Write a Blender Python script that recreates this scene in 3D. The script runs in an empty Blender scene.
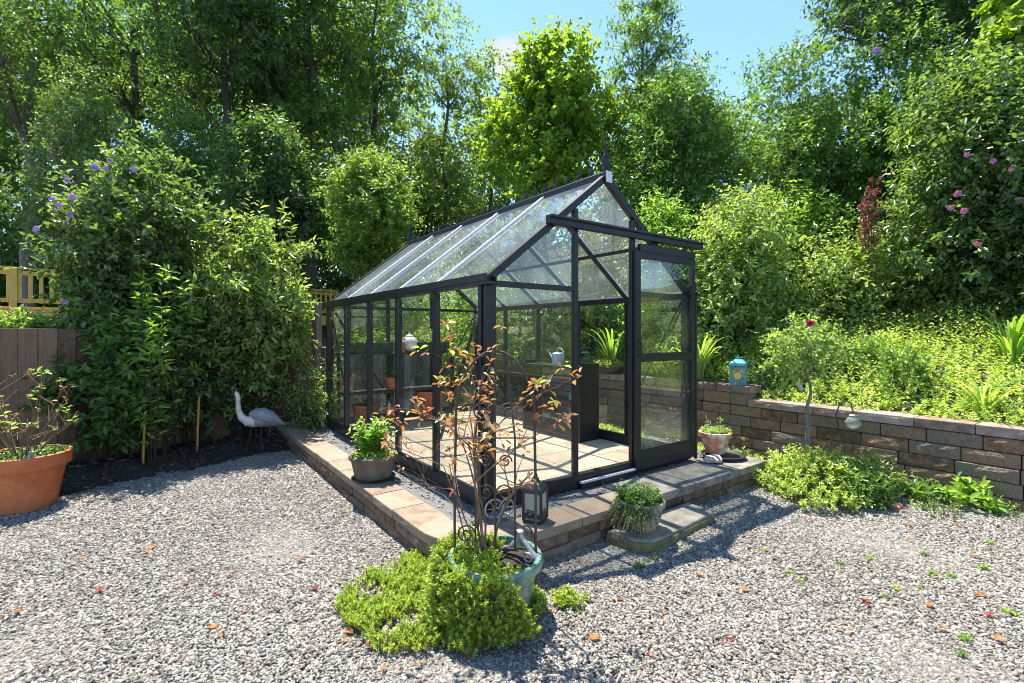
import bpy, math, random
import numpy as np
from mathutils import Vector
random.seed(11)
rg = np.random.default_rng(11)
S = bpy.context.scene
COL = S.collection
PI = math.pi

# ------------------------------------------------------------------ layout
F, HY, CAMZ = 488.6, 333.0, 1.4           # focal length in pixels, horizon row, eye height
YAW = math.radians(53.74)
U = np.array([math.sin(YAW), math.cos(YAW)])      # along the glazed front
V = np.array([-math.cos(YAW), math.sin(YAW)])     # along the long side
C0 = np.array([-0.173, 3.31])                     # near corner of the greenhouse
RZ = math.atan2(U[1], U[0])
PZ = 0.20                                         # platform height

def gw(a, b):
    p = C0 + a * U + b * V
    return float(p[0]), float(p[1])
def wg(x, y):
    d = np.array([x, y]) - C0
    return float(d @ U), float(d @ V)
def pt(px, d):
    return ((px - 512) / F * d, d)
def zat(py, d):
    return CAMZ + (HY - py) / F * d

def hill_ab(a, b):
    d = np.maximum(np.asarray(a, float) - 3.72, 0)
    base = 0.56 + 0.2 * np.clip((np.asarray(b, float) - 0.1) / 0.2, 0, 1)
    z = base + 0.40 * np.minimum(d, 4.5) + 0.12 * np.maximum(d - 4.5, 0)
    return z + 0.05 * np.sin(2.1 * d + 1.3 * np.asarray(b)) * np.minimum(d, 1)
def ground_z(x, y):
    a, b = wg(x, y)
    return float(hill_ab(a, b)) if a > 3.72 else 0.0

# ------------------------------------------------------------------ object helpers
def link(o, parent=None):
    COL.objects.link(o)
    if parent is not None:
        o.parent = parent
    return o
def tag(o, label, cat, group=None, kind=None):
    o['label'] = label; o['category'] = cat
    if group: o['group'] = group
    if kind: o['kind'] = kind
    return o
def thing(name, label, cat, loc=(0, 0, 0), rz=0.0, group=None):
    o = bpy.data.objects.new(name, None)
    o.empty_display_size = 0.1
    o.location = loc; o.rotation_euler = (0, 0, rz)
    link(o)
    return tag(o, label, cat, group)
def copy_tree(o, parent=None):
    c = o.copy(); link(c)
    if parent is not None:
        c.parent = parent
    for ch in list(o.children):
        copy_tree(ch, c)
    return c

class MB:
    def __init__(s): s.v = []; s.f = []; s.mi = []; s.cur = 0
    def add(s, vs, fs):
        n = len(s.v); s.v.extend([tuple(map(float, p)) for p in vs])
        for f in fs:
            s.f.append(tuple(i + n for i in f)); s.mi.append(s.cur)
    def box(s, x0, x1, y0, y1, z0, z1):
        vs = [(x, y, z) for z in (z0, z1) for y in (y0, y1) for x in (x0, x1)]
        s.add(vs, [(0, 2, 3, 1), (4, 5, 7, 6), (0, 1, 5, 4), (2, 6, 7, 3), (0, 4, 6, 2), (1, 3, 7, 5)])
        return s
    def bar(s, p, q, w, h, up=(0, 0, 1)):
        p = Vector(p); q = Vector(q); d = (q - p).normalized(); up = Vector(up)
        sx = d.cross(up)
        if sx.length < 1e-4: sx = d.cross(Vector((1, 0, 0)))
        sx.normalize(); sz = sx.cross(d)
        vs = [e + sx * i * w / 2 + sz * j * h / 2 for e in (p, q) for i, j in ((-1, -1), (1, -1), (1, 1), (-1, 1))]
        s.add(vs, [(0, 1, 2, 3), (7, 6, 5, 4), (0, 4, 5, 1), (1, 5, 6, 2), (2, 6, 7, 3), (3, 7, 4, 0)])
        return s
    def tube(s, pts, rad, n=8):
        pts = [Vector(p) for p in pts]
        if not hasattr(rad, '__len__'): rad = [rad] * len(pts)
        vs = []; fs = []; ref = None
        for i, p in enumerate(pts):
            d = (pts[min(i + 1, len(pts) - 1)] - pts[max(i - 1, 0)])
            d = d.normalized() if d.length > 1e-9 else Vector((0, 0, 1))
            if ref is None:
                ref = d.orthogonal().normalized()
            e1 = (ref - d * ref.dot(d))
            e1 = e1.normalized() if e1.length > 1e-6 else d.orthogonal().normalized()
            ref = e1; e2 = d.cross(e1)
            for k in range(n):
                a = 2 * PI * k / n
                vs.append(p + (e1 * math.cos(a) + e2 * math.sin(a)) * rad[i])
        for i in range(len(pts) - 1):
            for k in range(n):
                k2 = (k + 1) % n
                fs.append((i * n + k, i * n + k2, (i + 1) * n + k2, (i + 1) * n + k))
        fs.append(tuple(range(n - 1, -1, -1))); m = (len(pts) - 1) * n
        fs.append(tuple(range(m, m + n)))
        s.add(vs, fs); return s
    def lathe(s, prof, n=28, c=(0, 0, 0), wob=0.0):
        vs = []; fs = []
        for (r, z) in prof:
            for k in range(n):
                a = 2 * PI * k / n
                w = 1 + wob * math.sin(3 * a + z * 17)
                vs.append((c[0] + r * w * math.cos(a), c[1] + r * w * math.sin(a), c[2] + z))
        for i in range(len(prof) - 1):
            for k in range(n):
                k2 = (k + 1) % n
                fs.append((i * n + k, i * n + k2, (i + 1) * n + k2, (i + 1) * n + k))
        fs.append(tuple(range(n - 1, -1, -1))); m = (len(prof) - 1) * n
        fs.append(tuple(range(m, m + n)))
        s.add(vs, fs); return s
    def prism(s, poly, z0, z1):
        n = len(poly)
        vs = [(x, y, z0) for x, y in poly] + [(x, y, z1) for x, y in poly]
        fs = [tuple(range(n - 1, -1, -1)), tuple(range(n, 2 * n))]
        fs += [(i, (i + 1) % n, n + (i + 1) % n, n + i) for i in range(n)]
        s.add(vs, fs); return s
    def vprism(s, poly, y0, y1):          # polygon in the x-z plane, thickness along y
        n = len(poly)
        vs = [(x, y0, z) for x, z in poly] + [(x, y1, z) for x, z in poly]
        fs = [tuple(range(n)), tuple(range(2 * n - 1, n - 1, -1))]
        fs += [((i + 1) % n, i, n + i, n + (i + 1) % n) for i in range(n)]
        s.add(vs, fs); return s
    def build(s, name, mat, parent=None, smooth=False, bevel=0.0, loc=None, rz=0.0, seg=1):
        me = bpy.data.meshes.new(name)
        me.from_pydata(s.v, [], s.f)
        mats = mat if isinstance(mat, (list, tuple)) else [mat]
        for m in mats: me.materials.append(m)
        if len(mats) > 1: me.polygons.foreach_set('material_index', s.mi)
        me.update()
        if smooth:
            me.polygons.foreach_set('use_smooth', [True] * len(me.polygons))
            me.set_sharp_from_angle(angle=math.radians(42))
        o = bpy.data.objects.new(name, me); link(o, parent)
        if loc is not None: o.location = loc
        o.rotation_euler = (0, 0, rz)
        if bevel:
            b = o.modifiers.new('Bevel', 'BEVEL'); b.width = bevel; b.segments = seg; b.limit_method = 'ANGLE'
        return o

def np_obj(name, Vt, Fc, mat, parent=None, smooth=False, loc=None):
    me = bpy.data.meshes.new(name)
    Vt = np.ascontiguousarray(Vt, np.float32); Fc = np.ascontiguousarray(Fc, np.int32)
    m, k = Fc.shape
    me.vertices.add(len(Vt)); me.vertices.foreach_set('co', Vt.ravel())
    me.loops.add(m * k); me.loops.foreach_set('vertex_index', Fc.ravel())
    me.polygons.add(m); me.polygons.foreach_set('loop_start', np.arange(m, dtype=np.int32) * k)
    if smooth: me.polygons.foreach_set('use_smooth', np.ones(m, bool))
    me.materials.append(mat)
    me.update(calc_edges=True)
    o = bpy.data.objects.new(name, me); link(o, parent)
    if loc is not None: o.location = loc
    return o

# ------------------------------------------------------------------ materials
def nodes(name):
    m = bpy.data.materials.new(name); m.use_nodes = True
    nt = m.node_tree; nt.nodes.clear()
    out = nt.nodes.new('ShaderNodeOutputMaterial')
    return m, nt, out
def N(nt, t, **kw):
    n = nt.nodes.new(t)
    for k, v in kw.items(): setattr(n, k, v)
    return n
def ramp(nt, stops):
    r = nt.nodes.new('ShaderNodeValToRGB')
    e = r.color_ramp.elements
    while len(e) < len(stops): e.new(0.5)
    for i, (p, c) in enumerate(stops):
        e[i].position = p; e[i].color = (*c, 1)
    return r
def surf(name, stops, scale=8.0, rough=0.7, bump=0.0, bscale=40.0, metal=0.0, island=0.0, spec=0.5, detail=6.0, coat=0.0, stretch=None):
    """noise-coloured principled surface; island mixes a random shade per separate piece"""
    m, nt, out = nodes(name); L = nt.links.new
    p = N(nt, 'ShaderNodeBsdfPrincipled')
    p.inputs['Roughness'].default_value = rough; p.inputs['Metallic'].default_value = metal
    p.inputs['Specular IOR Level'].default_value = spec; p.inputs['Coat Weight'].default_value = coat
    tc = N(nt, 'ShaderNodeTexCoord'); src = tc.outputs['Object']
    if stretch:
        mp = N(nt, 'ShaderNodeMapping'); mp.inputs['Scale'].default_value = stretch
        L(src, mp.inputs['Vector']); src = mp.outputs['Vector']
    nz = N(nt, 'ShaderNodeTexNoise'); nz.inputs['Scale'].default_value = scale
    nz.inputs['Detail'].default_value = detail; nz.inputs['Roughness'].default_value = 0.65
    L(src, nz.inputs['Vector'])
    fac = nz.outputs['Fac']
    if island:
        g = N(nt, 'ShaderNodeNewGeometry')
        mx = N(nt, 'ShaderNodeMix'); mx.data_type = 'FLOAT'; mx.inputs[0].default_value = island
        L(fac, mx.inputs[2]); L(g.outputs['Random Per Island'], mx.inputs[3]); fac = mx.outputs[0]
    r = ramp(nt, stops); L(fac, r.inputs['Fac']); L(r.outputs['Color'], p.inputs['Base Color'])
    if bump:
        n2 = N(nt, 'ShaderNodeTexNoise'); n2.inputs['Scale'].default_value = bscale; n2.inputs['Detail'].default_value = 5
        L(src, n2.inputs['Vector'])
        b = N(nt, 'ShaderNodeBump'); b.inputs['Strength'].default_value = bump; b.inputs['Distance'].default_value = 0.02
        L(n2.outputs['Fac'], b.inputs['Height']); L(b.outputs['Normal'], p.inputs['Normal'])
    L(p.outputs[0], out.inputs[0])
    return m
def olive(c):
    l = .3 * c[0] + .6 * c[1] + .1 * c[2]; c = [.9 * q + .1 * l for q in c]
    return (c[0] * 1.72, c[1] * 1.66, c[2] * 1.58)
def leafmat(name, stops, trans=0.4, rough=0.36, tint=(1.75, 1.65, 0.6), spec=0.52):
    m, nt, out = nodes(name); L = nt.links.new
    g = N(nt, 'ShaderNodeNewGeometry'); r = ramp(nt, [(p_, olive(c_) if 'leaf' in name and 'maroon' not in name and 'dry' not in name and 'red' not in name else c_) for p_, c_ in stops])
    L(g.outputs['Random Per Island'], r.inputs['Fac'])
    p = N(nt, 'ShaderNodeBsdfPrincipled'); p.inputs['Roughness'].default_value = rough
    p.inputs['Specular IOR Level'].default_value = spec
    L(r.outputs['Color'], p.inputs['Base Color'])
    mu = N(nt, 'ShaderNodeMix'); mu.data_type = 'RGBA'; mu.blend_type = 'MULTIPLY'; mu.inputs[0].default_value = 1
    L(r.outputs['Color'], mu.inputs[6]); mu.inputs[7].default_value = (*tint, 1)
    t = N(nt, 'ShaderNodeBsdfTranslucent'); L(mu.outputs[2], t.inputs['Color'])
    mx = N(nt, 'ShaderNodeMixShader'); mx.inputs[0].default_value = trans
    L(p.outputs[0], mx.inputs[1]); L(t.outputs[0], mx.inputs[2]); L(mx.outputs[0], out.inputs[0])
    return m
def glassmat(name, dust, dust_scale=3.0, tint=(0.98, 0.992, 0.985), back=.5, f0=.045, splash=0):
    m, nt, out = nodes(name); L = nt.links.new
    lw = N(nt, 'ShaderNodeLayerWeight'); lw.inputs['Blend'].default_value = 0.5
    pw = N(nt, 'ShaderNodeMath', operation='POWER'); pw.inputs[1].default_value = 5.0
    L(lw.outputs['Facing'], pw.inputs[0])
    ma = N(nt, 'ShaderNodeMath', operation='MULTIPLY_ADD'); ma.inputs[1].default_value = 0.9; ma.inputs[2].default_value = f0
    L(pw.outputs[0], ma.inputs[0])
    tr = N(nt, 'ShaderNodeBsdfTransparent'); tr.inputs['Color'].default_value = (*tint, 1)
    gl = N(nt, 'ShaderNodeBsdfGlossy'); gl.inputs['Roughness'].default_value = 0.02
    mx = N(nt, 'ShaderNodeMixShader'); L(ma.outputs[0], mx.inputs[0]); L(tr.outputs[0], mx.inputs[1]); L(gl.outputs[0], mx.inputs[2])
    tc = N(nt, 'ShaderNodeTexCoord'); nz = N(nt, 'ShaderNodeTexNoise'); nz.inputs['Scale'].default_value = dust_scale; nz.inputs['Detail'].default_value = 8
    L(tc.outputs['Object'], nz.inputs['Vector'])
    dm = N(nt, 'ShaderNodeMapRange'); dm.inputs[1].default_value = 0.3; dm.inputs[2].default_value = 0.75
    dm.inputs[3].default_value = dust * 0.35; dm.inputs[4].default_value = dust * 1.5
    L(nz.outputs['Fac'], dm.inputs[0])
    if splash:
        sp = N(nt, 'ShaderNodeSeparateXYZ'); L(tc.outputs['Object'], sp.inputs[0])
        zr = N(nt, 'ShaderNodeMapRange'); zr.inputs[1].default_value = .08; zr.inputs[2].default_value = .5; zr.inputs[3].default_value = splash; zr.inputs[4].default_value = 0
        L(sp.outputs['Z'], zr.inputs[0]); zm = N(nt, 'ShaderNodeMath', operation='MULTIPLY'); L(zr.outputs[0], zm.inputs[0]); L(nz.outputs['Fac'], zm.inputs[1])
        za = N(nt, 'ShaderNodeMath', operation='ADD'); L(dm.outputs[0], za.inputs[0]); L(zm.outputs[0], za.inputs[1]); dfac = za.outputs[0]
    else: dfac = dm.outputs[0]
    df = N(nt, 'ShaderNodeBsdfDiffuse'); df.inputs['Color'].default_value = (0.52, 0.60, 0.63, 1)
    tl = N(nt, 'ShaderNodeBsdfTranslucent'); tl.inputs['Color'].default_value = (0.52, 0.60, 0.63, 1)
    dd = N(nt, 'ShaderNodeMixShader'); dd.inputs[0].default_value = back; L(df.outputs[0], dd.inputs[1]); L(tl.outputs[0], dd.inputs[2])
    m2 = N(nt, 'ShaderNodeMixShader'); L(dfac, m2.inputs[0]); L(mx.outputs[0], m2.inputs[1]); L(dd.outputs[0], m2.inputs[2])
    L(m2.outputs[0], out.inputs[0])
    return m

M = {}
M['frame'] = surf('charcoal_metal', [(0.3, (0.009, 0.0085, 0.011)), (0.7, (0.018, 0.0165, 0.02))], 14, 0.42, 0.03, 60, spec=0.4)
M['alu'] = surf('bare_aluminium', [(0.3, (0.55, 0.55, 0.57)), (0.7, (0.68, 0.68, 0.7))], 20, 0.4, metal=0.0)
M['glass'] = glassmat('wall_glass', 0.009, 5, splash=.07)
M['roofglass'] = glassmat('roof_glass', 0.13, 1.6, (0.97, 0.985, 0.98), .22, .07)
M['paver'] = surf('tan_paver', [(0.25, (0.34, 0.255, 0.17)), (0.5, (0.45, 0.35, 0.245)), (0.8, (0.52, 0.42, 0.31))], 9, 0.85, 0.25, 90, island=0.3)
M['cap'] = surf('cap_paver', [(0.3, (0.15, 0.105, 0.07)), (0.45, (0.25, 0.18, 0.122)), (0.6, (0.30, 0.225, 0.158)), (0.8, (0.36, 0.285, 0.21))], 7, 0.88, 0.4, 80, island=0.22)
M['block'] = surf('edging_block', [(0.25, (0.05, 0.033, 0.02)), (0.45, (0.14, 0.092, 0.055)), (0.6, (0.2, 0.14, 0.09)), (0.85, (0.32, 0.26, 0.2))], 18, 0.95, 1.0, 40, island=0.2)
M['wallblock'] = surf('wall_block', [(0.22, (0.05, 0.036, 0.024)), (0.40, (0.15, 0.09, 0.05)), (0.5, (0.25, 0.155, 0.085)), (0.6, (0.2, 0.15, 0.105)), (0.7, (0.16, 0.125, 0.09)), (0.9, (0.42, 0.34, 0.26))], 16, 0.95, 1.0, 38, island=0.34)
M['wallcap'] = surf('wall_cap', [(0.28, (0.13, 0.08, 0.055)), (0.45, (0.24, 0.165, 0.125)), (0.6, (0.33, 0.25, 0.20)), (0.8, (0.46, 0.38, 0.32))], 9, 0.92, 0.7, 45, island=0.3)
M['slate'] = surf('dark_slab', [(0.3, (0.09, 0.08, 0.068)), (0.55, (0.25, 0.215, 0.175)), (0.8, (0.36, 0.31, 0.25))], 8, 0.85, 0.5, 60)
M['step'] = surf('step_stone', [(0.3, (0.13, 0.11, 0.085)), (0.55, (0.28, 0.245, 0.195)), (0.8, (0.38, 0.34, 0.265))], 8, 0.85, 0.5, 60)
M['moss'] = surf('mossy_stone', [(0.3, (0.09, 0.085, 0.03)), (0.6, (0.19, 0.17, 0.085)), (0.85, (0.30, 0.27, 0.19))], 14, 0.95, 0.8, 50)
M['grit'] = surf('grey_grit', [(0.3, (0.07, 0.066, 0.062)), (0.5, (0.17, 0.162, 0.152)), (0.72, (0.29, 0.28, 0.265))], 160, 0.95, 0.8, 160, detail=3)
M['gritstone'] = surf('grit_stone', [(0.0, (0.06, 0.056, 0.052)), (0.5, (0.15, 0.145, 0.14)), (1.0, (0.30, 0.29, 0.28))], 30, 0.9, island=.85)
M['gravelbase'] = surf('gravel_bed', [(0.3, (0.10, 0.09, 0.078)), (0.5, (0.19, 0.172, 0.15)), (0.7, (0.28, 0.26, 0.23))], 75, 0.95, 1.0, 75, detail=4)
M['stone'] = surf('gravel_stone', [(0.0, (0.10, 0.088, 0.073)), (0.3, (0.165, 0.145, 0.118)), (0.5, (0.25, 0.224, 0.187)), (0.72, (0.355, 0.328, 0.285)), (1.0, (0.46, 0.432, 0.385))], 1.3, 0.85, 0.0, island=0.68, spec=0.35)
M['soil'] = surf('dark_soil', [(0.3, (0.012, 0.009, 0.008)), (0.55, (0.035, 0.026, 0.021)), (0.8, (0.09, 0.068, 0.05))], 22, 0.95, 1.0, 60)
M['earth'] = surf('bank_earth', [(0.3, (0.03, 0.04, 0.015)), (0.7, (0.08, 0.09, 0.03))], 3, 0.95, 0.5, 20)
M['forest'] = surf('forest_floor', [(0.3, (0.02, 0.022, 0.01)), (0.7, (0.05, 0.05, 0.025))], 1.5, 0.95, 0.5, 8)
M['terra'] = surf('terracotta', [(0.25, (0.30, 0.07, 0.02)), (0.5, (0.46, 0.125, 0.04)), (0.65, (0.52, 0.17, 0.07)), (0.8, (0.54, 0.33, 0.21))], 5, 0.75, 0.15, 50)
M['terra_old'] = surf('weathered_terracotta', [(0.35, (0.46, 0.16, 0.07)), (0.5, (0.50, 0.25, 0.15)), (0.6, (0.66, 0.56, 0.48)), (0.85, (0.70, 0.64, 0.58))], 9, 0.85, 0.3, 60)
M['stonepot'] = surf('weathered_pot', [(0.3, (0.06, 0.045, 0.03)), (0.55, (0.14, 0.11, 0.075)), (0.8, (0.24, 0.205, 0.155))], 9, 0.85, 0.5, 40, stretch=(1, 1, 0.35))
M['mosspot'] = surf('lichen_pot', [(0.28, (0.08, 0.06, 0.04)), (0.45, (0.20, 0.18, 0.13)), (0.6, (0.34, 0.35, 0.29)), (0.85, (0.5, 0.52, 0.46))], 11, 0.7, 0.5, 40)
M['greenpot'] = surf('green_glaze', [(0.36, (0.03, 0.09, 0.065)), (0.47, (0.08, 0.20, 0.15)), (0.53, (0.18, 0.30, 0.22)), (0.58, (0.22, 0.16, 0.09)), (0.68, (0.36, 0.36, 0.27))], 13, 0.3, 0.1, 30, coat=0.4)
M['black'] = surf('black_metal', [(0.3, (0.012, 0.012, 0.013)), (0.7, (0.03, 0.028, 0.028))], 20, 0.5, 0.1, 60)
M['wire'] = surf('rusty_wire', [(0.3, (0.03, 0.022, 0.02)), (0.7, (0.09, 0.06, 0.045))], 40, 0.65)
M['blacklam'] = surf('black_laminate', [(0.3, (0.012, 0.011, 0.011)), (0.7, (0.026, 0.023, 0.022))], 5, 0.4)
M['darkgreen'] = surf('green_plastic', [(0.3, (0.012, 0.028, 0.018)), (0.7, (0.03, 0.055, 0.03))], 9, 0.6)
M['wood_grey'] = surf('weathered_wood', [(0.28, (0.08, 0.068, 0.056)), (0.5, (0.17, 0.145, 0.12)), (0.75, (0.27, 0.235, 0.2))], 7, 0.85, 0.4, 25, island=0.4, stretch=(7, 7, 0.6))
M['wood_brown'] = surf('brown_fence_wood', [(0.28, (0.06, 0.034, 0.017)), (0.5, (0.145, 0.085, 0.046)), (0.75, (0.23, 0.15, 0.09))], 7, 0.85, 0.4, 25, island=0.4, stretch=(7, 7, 0.6))
M['wood_new'] = surf('new_yellow_wood', [(0.3, (0.54, 0.33, 0.06)), (0.7, (0.70, 0.47, 0.12))], 6, 0.75, 0.1, 30, island=0.3)
M['wood_orange'] = surf('orange_stained_wood', [(0.3, (0.42, 0.19, 0.04)), (0.7, (0.55, 0.28, 0.07))], 6, 0.75, 0.1, 30)
M['bark'] = surf('bark', [(0.3, (0.035, 0.028, 0.022)), (0.6, (0.09, 0.075, 0.06)), (0.85, (0.17, 0.15, 0.125))], 9, 0.95, 0.8, 18, stretch=(3, 3, 0.5))
M['bark_dark'] = surf('dark_stem', [(0.3, (0.016, 0.013, 0.01)), (0.7, (0.05, 0.04, 0.028))], 15, 0.9)
M['bark_pale'] = surf('pale_bark', [(0.3, (0.10, 0.085, 0.07)), (0.6, (0.22, 0.19, 0.16)), (0.85, (0.34, 0.30, 0.26))], 9, 0.95, 0.6, 22, stretch=(3, 3, 0.5))
M['stem'] = surf('green_stem', [(0.3, (0.07, 0.08, 0.025)), (0.7, (0.14, 0.14, 0.05))], 20, 0.8)
M['twig'] = surf('brown_stem', [(0.3, (0.10, 0.06, 0.035)), (0.6, (0.22, 0.14, 0.085)), (0.85, (0.33, 0.25, 0.17))], 18, 0.85)
M['cream'] = surf('cream_paint', [(0.3, (0.50, 0.45, 0.39)), (0.5, (0.62, 0.57, 0.5)), (0.7, (0.34, 0.3, 0.25))], 18, 0.7, 0.2, 60)
M['greypaint'] = surf('grey_feather_paint', [(0.3, (0.15, 0.15, 0.17)), (0.55, (0.25, 0.25, 0.28)), (0.8, (0.36, 0.36, 0.39))], 30, 0.7, 0.4, 70)
M['white'] = surf('white_ceramic', [(0.3, (0.68, 0.70, 0.72)), (0.7, (0.8, 0.81, 0.82))], 7, 0.4)
M['canblue'] = surf('pale_blue_metal', [(0.3, (0.30, 0.42, 0.55)), (0.7, (0.42, 0.54, 0.66))], 9, 0.45, metal=0.2)
M['turq'] = surf('turquoise_paint', [(0.3, (0.025, 0.24, 0.33)), (0.7, (0.05, 0.38, 0.47))], 20, 0.5)
M['teal'] = surf('teal_plastic', [(0.3, (0.02, 0.19, 0.2)), (0.7, (0.04, 0.3, 0.28))], 20, 0.5)
M['silver'] = surf('weathered_silver', [(0.3, (0.22, 0.21, 0.21)), (0.7, (0.55, 0.53, 0.52))], 25, 0.45, 0.2, 50, metal=0.6)
M['shell'] = surf('pinkish_rock', [(0.3, (0.33, 0.22, 0.19)), (0.55, (0.55, 0.45, 0.40)), (0.8, (0.72, 0.67, 0.63))], 22, 0.8, 0.6, 40)
M['redbrick'] = surf('red_brick', [(0.3, (0.30, 0.09, 0.05)), (0.7, (0.46, 0.2, 0.13))], 14, 0.9, 0.6, 60)
M['yellow'] = surf('yellow_paint', [(0.3, (0.70, 0.45, 0.04)), (0.7, (0.8, 0.6, 0.1))], 20, 0.6)
M['frosted'] = surf('frosted_glass', [(0.3, (0.26, 0.25, 0.21)), (0.7, (0.38, 0.37, 0.32))], 6, 0.25)
M['globe'] = glassmat('globe_glass', 0.3, 20, (0.9, 0.9, 0.8))

G = lambda *c: list(zip(np.linspace(0, 1, len(c)), c))
M['lf_dark'] = leafmat('dark_leaf', G((0.030, 0.064, 0.016), (0.052, 0.105, 0.024), (0.08, 0.145, 0.034)), 0.6)
M['lf_deep'] = leafmat('deep_leaf', G((0.022, 0.052, 0.018), (0.040, 0.086, 0.026), (0.062, 0.12, 0.036)), 0.55)
M['lf_mid'] = leafmat('mid_leaf', G((0.035, 0.085, 0.018), (0.065, 0.135, 0.026), (0.10, 0.19, 0.04)), 0.45)
M['lf_airy'] = leafmat('airy_leaf', G((0.045, 0.085, 0.022), (0.075, 0.13, 0.032), (0.11, 0.18, 0.05)), 0.6)
M['lf_maple'] = leafmat('maple_leaf', G((0.055, 0.11, 0.02), (0.085, 0.15, 0.028), (0.12, 0.19, 0.04)), 0.55)
M['lf_lime'] = leafmat('lime_leaf', G((0.06, 0.115, 0.010), (0.105, 0.185, 0.014), (0.16, 0.25, 0.022)), 0.52)
M['lf_bright'] = leafmat('bright_leaf', G((0.06, 0.13, 0.018), (0.11, 0.21, 0.028), (0.17, 0.29, 0.045)), 0.5)
M['lf_pale'] = leafmat('pale_leaf', G((0.08, 0.14, 0.035), (0.13, 0.21, 0.055), (0.21, 0.29, 0.09)), 0.42, 0.36)
M['lf_gloss'] = leafmat('glossy_leaf', G((0.035, 0.075, 0.022), (0.065, 0.12, 0.035), (0.10, 0.17, 0.045)), 0.45, 0.27, spec=0.8)
M['lf_cover'] = leafmat('cover_leaf', G((0.07, 0.14, 0.02), (0.17, 0.27, 0.045), (0.24, 0.33, 0.07), (0.34, 0.40, 0.15)), 0.45)
M['lf_sedum'] = leafmat('sedum_leaf', G((0.10, 0.17, 0.008), (0.20, 0.28, 0.012), (0.29, 0.36, 0.025)), 0.35, 0.4, tint=(1.3, 1.35, 0.6))
M['lf_orange'] = leafmat('orange_leaf', G((0.12, 0.12, 0.035), (0.22, 0.115, 0.035), (0.30, 0.09, 0.02), (0.26, 0.17, 0.07), (0.2, 0.11, 0.04), (0.15, 0.06, 0.035)), 0.4, tint=(1.3, 1.1, 0.6))
M['lf_dry'] = leafmat('dry_leaf', G((0.36, 0.13, 0.04), (0.5, 0.2, 0.06), (0.42, 0.28, 0.13)), 0.2, tint=(1.2, 1.0, 0.7))
M['lf_litter'] = leafmat('dry_litter', G((0.05, 0.03, 0.018), (0.12, 0.075, 0.04), (0.22, 0.15, 0.09)), 0.1, 0.7, tint=(1, 1, 1), spec=.2)
M['lf_red'] = leafmat('red_leaf', G((0.28, 0.045, 0.035), (0.38, 0.09, 0.06)), 0.2, tint=(1.2, 1.0, 0.7))
M['lf_maroon'] = leafmat('maroon_leaf', G((0.14, 0.04, 0.05), (0.22, 0.075, 0.085), (0.29, 0.14, 0.13)), 0.35, tint=(1.4, 0.9, 0.9))
M['fl_lilac'] = leafmat('lilac_petal', G((0.40, 0.24, 0.58), (0.52, 0.34, 0.68)), 0.35, tint=(1.1, 1.0, 1.1))
M['fl_pink'] = leafmat('pink_petal', G((0.55, 0.14, 0.36), (0.66, 0.30, 0.52)), 0.35, tint=(1.1, 0.9, 1.0))
M['fl_rose'] = leafmat('rose_petal', G((0.45, 0.02, 0.12), (0.6, 0.05, 0.2)), 0.3, tint=(1.1, 0.9, 1.0))
M['fl_white'] = leafmat('white_petal', G((0.66, 0.66, 0.68), (0.8, 0.8, 0.8)), 0.3, tint=(1, 1, 1))

# ------------------------------------------------------------------ foliage helpers
def unit(a):
    return a / np.maximum(np.linalg.norm(a, axis=-1, keepdims=True), 1e-9)
def sphere(n):
    return unit(rg.normal(size=(n, 3)))
def leaf_verts(pos, axis, nrm, ln, wd, six=True):
    side = unit(np.cross(axis, nrm)); ln = ln[:, None]; wd = wd[:, None]
    up = unit(np.cross(side, axis))
    if six:
        fold = 0.22
        k = [pos,
             pos + axis * ln * .30 + side * wd * .42 + up * wd * fold,
             pos + axis * ln * .66 + side * wd * .40 + up * (wd * fold - ln * .03),
             pos + axis * ln - up * ln * .12,
             pos + axis * ln * .66 - side * wd * .40 + up * (wd * fold - ln * .03),
             pos + axis * ln * .30 - side * wd * .42 + up * wd * fold]
        f = np.array([[0, 3, 2, 1], [0, 5, 4, 3]])
    else:
        k = [pos, pos + axis * ln * .45 + side * wd * .5 + up * wd * .15, pos + axis * ln - up * ln * .08,
             pos + axis * ln * .45 - side * wd * .5 + up * wd * .15]
        f = np.array([[0, 2, 1], [0, 3, 2]])
    n = len(pos); kk = len(k)
    Vt = np.stack(k, 1).reshape(-1, 3)
    Fc = (f[None] + (np.arange(n) * kk)[:, None, None]).reshape(-1, f.shape[1])
    return Vt, Fc
def twig_leaves(P0, D, Ln, n, size, ang=55, droop=0.15, wr=0.45, jit=0.35, six=True, t0=0.1, taper=0.35, upn=1.0):
    """leaves set spirally along straight twigs"""
    m = len(P0); D = unit(D)
    e1 = unit(np.cross(D, np.where(np.abs(D[:, 2:3]) < .9, np.array([[0, 0, 1.]]), np.array([[1., 0, 0]]))))
    e2 = np.cross(D, e1)
    t = t0 + (1 - t0) * (np.arange(n) + .5) / n
    t = np.clip(t[None] + rg.normal(0, .04, (m, n)), 0, 1)
    phi = np.arange(n)[None] * 2.4 + rg.uniform(0, 6.28, (m, 1)) + rg.normal(0, .3, (m, n))
    pos = P0[:, None] + D[:, None] * (Ln[:, None] * t)[..., None]
    sd = np.cos(phi)[..., None] * e1[:, None] + np.sin(phi)[..., None] * e2[:, None]
    a = math.radians(ang)
    ax = D[:, None] * math.cos(a) + sd * math.sin(a) + rg.normal(0, .16, (m, n, 3))
    ax[..., 2] -= droop
    ax = unit(ax).reshape(-1, 3); pos = pos.reshape(-1, 3)
    nr = np.array([0, 0, upn])[None] + D[:, None].repeat(n, 1).reshape(-1, 3) * .25 + rg.normal(0, jit, pos.shape)
    nr = unit(nr - (nr * ax).sum(1, keepdims=True) * ax)
    ln = size * rg.uniform(.65, 1.25, len(pos)) * (1 - taper * np.clip(t.reshape(-1) - .6, 0, 1))
    return leaf_verts(pos, ax, nr, ln, ln * wr, six)
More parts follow.
